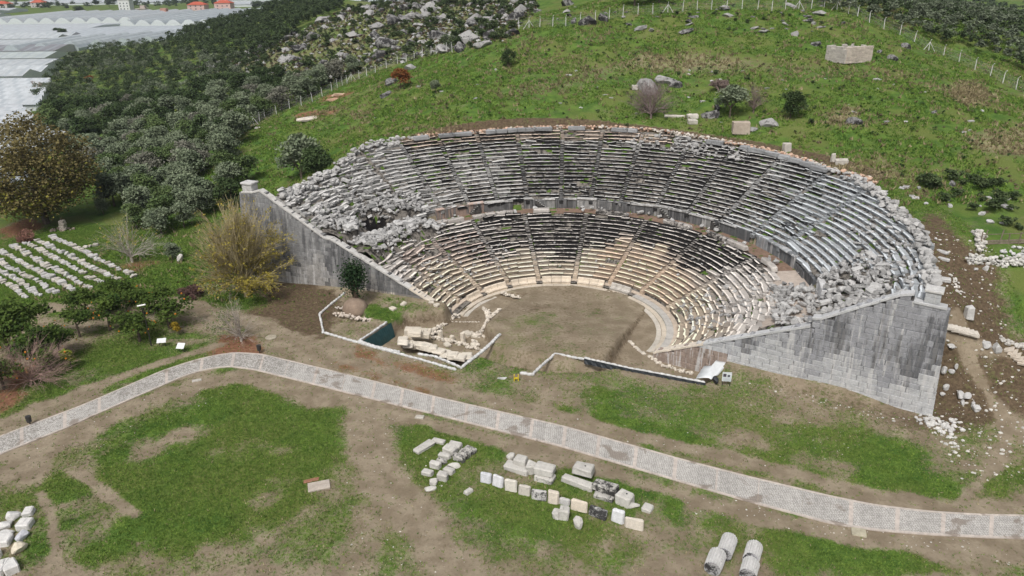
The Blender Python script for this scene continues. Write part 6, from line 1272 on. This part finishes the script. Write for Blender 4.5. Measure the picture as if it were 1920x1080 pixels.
tufts('grass', 190000, X, Y, .10, .11, (.065, .140, .024), (.190, .275, .055), lambda g, X, Y: (.03 + np.clip(g[:, 0] * 1.1 - .12, 0, 1) ** 1.3) * ~inside_th(X, Y) * (polar(X, Y)[0] > 12), 'short clover-green grass of the lawns')
tufts('dry_grass', 26000, X[::-1], Y[::-1], .10, .13, (.20, .17, .09), (.36, .31, .19), lambda g, X, Y: (.05 + .5 * (g[:, 0] > .15) * (g[:, 0] < .85)) * ~inside_th(X, Y) * (polar(X, Y)[0] > 12), 'dry stalks mixed into the lawns and bare earth', 3)
n = 260000; X = RG.uniform(-62, 105, n); Y = RG.uniform(84, 200, n)
tufts('grass', 90000, X, Y, .26, .26, (.060, .135, .022), (.185, .270, .052), lambda g, X, Y: g[:, 0] * .9 * ~inside_th(X, Y) * (fbm(X, Y, 3, 4) > .42), 'grass and low herbs on the hillside', 3)
tufts('dry_grass', 7000, X, Y, .28, .45, (.17, .14, .075), (.32, .27, .16), lambda g, X, Y: np.maximum(g[:, 2], .06 * g[:, 0]) * ~inside_th(X, Y), 'straw-coloured dry grass on the hillside', 5)
sp = [(x, y, z) for x, y, z in region([(640, 250), (700, 200), (850, 110), (1000, 60), (1500, 25), (1640, 60), (1900, 190), (1950, 430), (1720, 380), (1600, 300), (1480, 250), (1000, 215), (760, 245)], 2.2, .4) if not inside_th(np.array([x]), np.array([y]))[0]]
Ps = []; Cs = []
for x, y, z in sp:
    s = .2 + .55 * rnd.random() ** 2; m = 34; P, q = crown_pts(m, lobes(s, s * .8, 0, 3)); Ps.append(P + (x, y, z)); Cs.append(colmix(m, (.022, .05, .015), (.06, .10, .03)) if rnd.random() < .7 else colmix(m, (.10, .085, .05), (.2, .17, .11)))
link('herbs', leaf_mesh('herbs', np.vstack(Ps), .24, np.vstack(Cs), M_LEAF), label='dark herb clumps dotting the hillside grass', kind='stuff')
# ------------------------------------------------------------------ greenhouses and village on the plain
def film_mat():
    n = NT('greenhouse film', .5, .3); c, a = n.attr(); p = n.pos(); f = n.noise(p, .35, 4, .6); g = n.noise(n.pos((.9, .05, 1)), 1.0, 4)
    w = n.N.new('ShaderNodeTexWave'); w.wave_type = 'BANDS'; w.bands_direction = 'X'; n.put(w.inputs['Vector'], n.pos((.16, .16, .16), False)); w.inputs['Scale'].default_value = .35; w.inputs['Distortion'].default_value = .6
    col = n.mix(1.0, c, n.mr(f, .3, .7, .60, .84, False), 'MULTIPLY'); col = n.mix(n.mr(g, .50, .72, 0, .45), col, (.26, .30, .33)); col = n.mix(n.mr(w.outputs['Fac'], .72, .97, 0, .55), col, (.30, .34, .37)); return n.out(col)
M_FILM = film_mat(); M_WALLP = attr_mat('house plaster', .9, .15, 2.)
GHG = 'plastic greenhouses on the plain'
def greenhouse(x0, x1, y0, y1, span, h, label, axis='x', col=(.60, .64, .66), arch=True, eave=2.6, ends=(.58, .62, .64), slant=0, bandcol=None):
    """x0..x1, y0..y1 rectangle; vault ridges run along `axis`; slant shifts the right end as y grows"""
    root = bpy.data.objects.new('greenhouse', None); COL.objects.link(root); root.location = ((x0 + x1) / 2, (y0 + y1) / 2, 0); tag(root, label, 'greenhouse', GHG); cx, cy = (x0 + x1) / 2, (y0 + y1) / 2
    A0, A1, B0, B1 = (x0, x1, y0, y1) if axis == 'x' else (y0, y1, x0, x1); n = max(1, int(round((B1 - B0) / span))); sp = (B1 - B0) / n; m = 6 if arch else 2; roof = MB(); wl = MB(); gut = MB()
    def P(a, b, z): 
        a2 = a + (slant * (b - B0) if a == A1 else 0); return ((a2 - cx, b - cy, z) if axis == 'x' else (b - cx, a - cy, z))
    if axis == 'x' and y1 < 300: eave = 1.9
    if axis == 'x': h = min(h, eave + (1.3 if span < 12 else 2.0)); arch = arch and span < 12; m = 6 if arch else 2
    for i in range(n):
        b0 = B0 + i * sp; prof = [(b0 + sp * j / m, eave + (h - eave) * (math.sin(math.pi * j / m) if arch else 1 - abs(2 * j / m - 1))) for j in range(m + 1)]; k = rr(.93, 1.04)
        for j in range(m): roof.add([P(A0, *prof[j]), P(A1, *prof[j]), P(A1, *prof[j + 1]), P(A0, *prof[j + 1])], [[0, 1, 2, 3]], (*[v * k for v in (bandcol if bandcol and i % 4 == 0 else col)], 0))
        for A in (A0, A1):
            wl.add([P(A, b0, 0)] + [P(A, *q) for q in prof] + [P(A, b0 + sp, 0)], [list(range(m + 3))], (*ends, 0))
            if sp > 6:
                for q in range(1, 4): wl.add([P(A, b0 + sp * q / 4 - .06, 0), P(A, b0 + sp * q / 4 + .06, 0), P(A, b0 + sp * q / 4 + .06, eave), P(A, b0 + sp * q / 4 - .06, eave)], [[0, 1, 2, 3]], (.2, .2, .2, 0)) if 0 else None
        gut.add([P(A0, b0 - .55, eave + .05), P(A1, b0 - .55, eave + .05), P(A1, b0 + .55, eave + .05), P(A0, b0 + .55, eave + .05)], [[0, 1, 2, 3]], (.20, .215, .225, 0))
    for B in (B0, B1): wl.add([P(A0, B, 0), P(A1, B, 0), P(A1, B, eave), P(A0, B, eave)], [[0, 1, 2, 3]], (*ends, 0))
    roof.build('roof', M_FILM, root, smooth=False); wl.build('wall', M_WALLP, root); gut.build('gutter', M_WALLP, root)
greenhouse(-190, -95, 128, 152, 8, 4.6, 'grey glazed greenhouse half hidden behind the big brown tree', col=(.33, .36, .38), arch=False)
greenhouse(-260, -110, 160, 192, 6.5, 4.8, 'white greenhouse just above the big brown tree', slant=-.05)
greenhouse(-330, -120, 196, 236, 6.6, 4.8, 'white greenhouse with a stepped right corner beside the grove', slant=-.8, col=(.58, .61, .64)); greenhouse(-330, -147, 238, 298, 8.5, 5.0, 'large smooth white greenhouse left of the grove', slant=-.5, arch=False, col=(.63, .67, .70))
greenhouse(-420, -192, 304, 330, 13, 5.0, 'long white greenhouse roof with one dark gutter line', arch=True); greenhouse(-420, -202, 333, 366, 33, 6.5, 'single wide white vault in front of the grey-walled one')
greenhouse(-480, -222, 372, 396, 24, 6.5, 'pale greenish white vault with a dark base strip', col=(.56, .62, .61), ends=(.5, .53, .53)); greenhouse(-480, -234, 402, 432, 30, 7, 'grey-sided greenhouse showing its full side wall', col=(.27, .27, .29), eave=3.2, ends=(.45, .45, .47))
greenhouse(-520, -270, 440, 482, 42, 6.5, 'bright white wide vault behind the grey-sided greenhouse'); greenhouse(-560, -282, 490, 522, 16, 6, 'white greenhouse with a dark gable end', ends=(.48, .48, .48)); greenhouse(-640, -300, 535, 640, 105, 8, 'broad white roof plane spreading across the plain', arch=False, col=(.60, .64, .67))
greenhouse(-720, -480, 655, 700, 45, 8, 'grey-edged greenhouse far at the left', col=(.50, .54, .57), ends=(.45, .47, .48)); greenhouse(-760, -500, 715, 800, 28, 7, 'white greenhouse far at the left frame edge', col=(.60, .64, .66)); greenhouse(-900, -560, 820, 930, 36, 7, 'wavy white roofs beyond at the left', col=(.60, .63, .66))
for i in range(7): greenhouse(-262 + i * 10.2, -252.6 + i * 10.2, 404 + i * 9, 470 + i * 9, 9.4, 6.2, 'rounded tunnel greenhouse, one of a row with open arches facing the grove' if 1 < i < 6 else ('leftmost tunnel greenhouse of the arched row' if i == 0 else ('second tunnel greenhouse of the arched row' if i == 1 else 'rightmost tunnel greenhouse of the arched row')), 'y', (.50, .55, .57), ends=(.37, .42, .43))
greenhouse(-186, -176, 468, 500, 10, 5.5, 'small single tunnel standing apart right of the arched row', 'y', (.52, .57, .58)); greenhouse(-296, -120, 505, 600, 95, 9, 'very wide white roof behind the arched tunnels', arch=False, col=(.58, .63, .67))
greenhouse(-440, -310, 655, 790, 13, 6.5, 'ribbed white greenhouse left of the white house', 'y', (.56, .60, .62)); greenhouse(-300, -110, 610, 800, 12, 6.5, 'ribbed greenhouse with dark gutters below the red-roofed houses', 'y', (.50, .55, .57)); greenhouse(-360, -60, 980, 1080, 100, 8, 'white roof strip behind the red-roofed houses'); greenhouse(-230, -40, 820, 900, 80, 8, 'long pale roof below the dark far trees')
greenhouse(-700, -470, 1100, 1250, 50, 9, 'farthest white roofs at the top left'); greenhouse(-420, -150, 1150, 1300, 75, 9, 'farthest white roofs at the top centre left')
def house(x, y, w, d, h, roof, wall, label, storeys=2, ang=0, flat=False):
    root = bpy.data.objects.new('house', None); COL.objects.link(root); root.location = (x, y, 0); root.rotation_euler = (0, 0, ang); tag(root, label, 'house', 'village houses on the plain'); mb = MB()
    mb.add(cblock((0, 0, h / 2), (w / 2, d / 2, h / 2), None, .05, 0), CB_F, (*wall, 0)); mb.build('wall', M_WALLP, root); mb = MB()
    if flat: mb.add(cblock((0, 0, h + .3), (w / 2 + .5, d / 2 + .5, .3), None, .05, 0), CB_F, (*roof, 0)); mb.add(cblock((w * .15, 0, h + 2), (w * .25, d * .3, 1.5), None, .05, 0), CB_F, (*wall, 0))
    else: mb.add([(-w / 2 - .6, -d / 2 - .6, h), (w / 2 + .6, -d / 2 - .6, h), (w / 2 + .6, d / 2 + .6, h), (-w / 2 - .6, d / 2 + .6, h), (-w / 5, 0, h + 3.2), (w / 5, 0, h + 3.2)], [[0, 1, 5, 4], [1, 2, 5], [2, 3, 4, 5], [3, 0, 4], [3, 2, 1, 0]], (*roof, 0))
    mb.build('roof', M_WALLP, root)
    for s in range(storeys):
        for i in (-1, 0, 1): mb = MB(); mb.add(cblock((i * w * .3, -d / 2 - .04, 1.6 + s * 3), (.6, .05, .7), None, .01, 0), CB_F, (.05, .06, .08, 0)); mb.build('window', M_WALLP, root)
RED = (.42, .10, .06)
house(-352, 905, 19, 14, 6, RED, (.58, .40, .38), 'pink house with a red roof, the left one of the pair'); house(-322, 905, 18, 14, 7.5, RED, (.60, .42, .40), 'taller pink house with a red roof, the right one of the pair'); house(-445, 930, 13, 11, 11, (.6, .6, .58), (.66, .67, .68), 'white three-storey house with a flat roof', 3, flat=True)
house(-330, 760, 11, 9, 5, (.35, .2, .16), (.40, .23, .18), 'small brick shed among the ribbed greenhouses', 1, flat=True); house(-640, 1010, 22, 14, 6, RED, (.55, .5, .48), 'red-roofed house at the far left'); house(-610, 1040, 16, 12, 6, RED, (.5, .46, .45), 'second red-roofed house at the far left, set back'); house(-700, 1060, 26, 14, 7, (.45, .40, .30), (.5, .47, .4), 'yellowish flat-roofed building at the far left', flat=True)
house(-395, 860, 10, 8, 4, (.4, .36, .33), (.45, .38, .35), 'low grey building beside the white three-storey house', 1, flat=True)
for i, (px, py, s, dk) in enumerate([(40, 62, 1.1, 0), (107, 66, 1.0, 1), (120, 72, 1.3, 1), (150, 27, 1.7, 1), (158, 31, 1.3, 1), (330, 10, 1.6, 1), (30, 5, 2, 1), (60, 4, 2, 1), (105, 6, 2, 1), (180, 12, 2, 1), (205, 14, 2, 1), (190, 44, .7, 1), (240, 46, .6, 1), (215, 8, 2, 1)]):
    x, y = atz(px, py, 0); plant('darkoak' if dk else 'greyshrub', x, y, s * (1.6 if not dk else 1.2) * (1 if dk else 1.8), ['isolated dark tree standing between the greenhouses', 'grey tree in front of a white greenhouse roof'][1 - dk], 'tree', 'trees between the greenhouses', 'tree', z=0)
it = [(x, y, 0, True, rr(1.3, 2.2)) for x, y in zip(RG.uniform(-330, -40, 150), RG.uniform(905, 960, 150)) if x > -300] + [(x, 1.0 * y, 0, True, rr(1.2, 2.0)) for x, y in zip(RG.uniform(-760, -380, 130), RG.uniform(960, 1090, 130))] + [(x, y, 0, False, rr(.9, 1.4)) for x, y in zip(RG.uniform(-205, -110, 60), RG.uniform(484, 502, 60))]
forest('far_trees', it, 'dark tree belts between the far greenhouses', 220, 1.2)
# far wooded slope beyond the ridge at the right
it = [(x, y, z, True, rr(1.2, 2.0)) for x, y, z in [(x, y, hz(x, y)) for x, y in zip(RG.uniform(150, 520, 260), RG.uniform(430, 700, 260))]]
forest('far_woodland', it, 'blue-green woodland on the slope beyond the right ridge', 200, 1.0)
# ------------------------------------------------------------------ thin winter haze
hzm = bpy.data.materials.new('haze'); hzm.use_nodes = True; t = hzm.node_tree; t.nodes.clear(); o_ = t.nodes.new('ShaderNodeOutputMaterial'); pv = t.nodes.new('ShaderNodeVolumePrincipled')
pv.inputs['Color'].default_value = (.80, .88, 1, 1); pv.inputs['Density'].default_value = .00012; pv.inputs['Anisotropy'].default_value = .2; t.links.new(pv.outputs[0], o_.inputs['Volume'])
if HAZE:
    mb = MB(); mb.add([(sx * 3500, y, z) for z in (-40, 75) for (sx, y) in ((-1, -300), (1, -300), (1, 5500), (-1, 5500))], [[3, 2, 1, 0], [4, 5, 6, 7], [0, 1, 5, 4], [1, 2, 6, 5], [2, 3, 7, 6], [3, 0, 4, 7]]); mb.build('haze', hzm, kind='stuff')
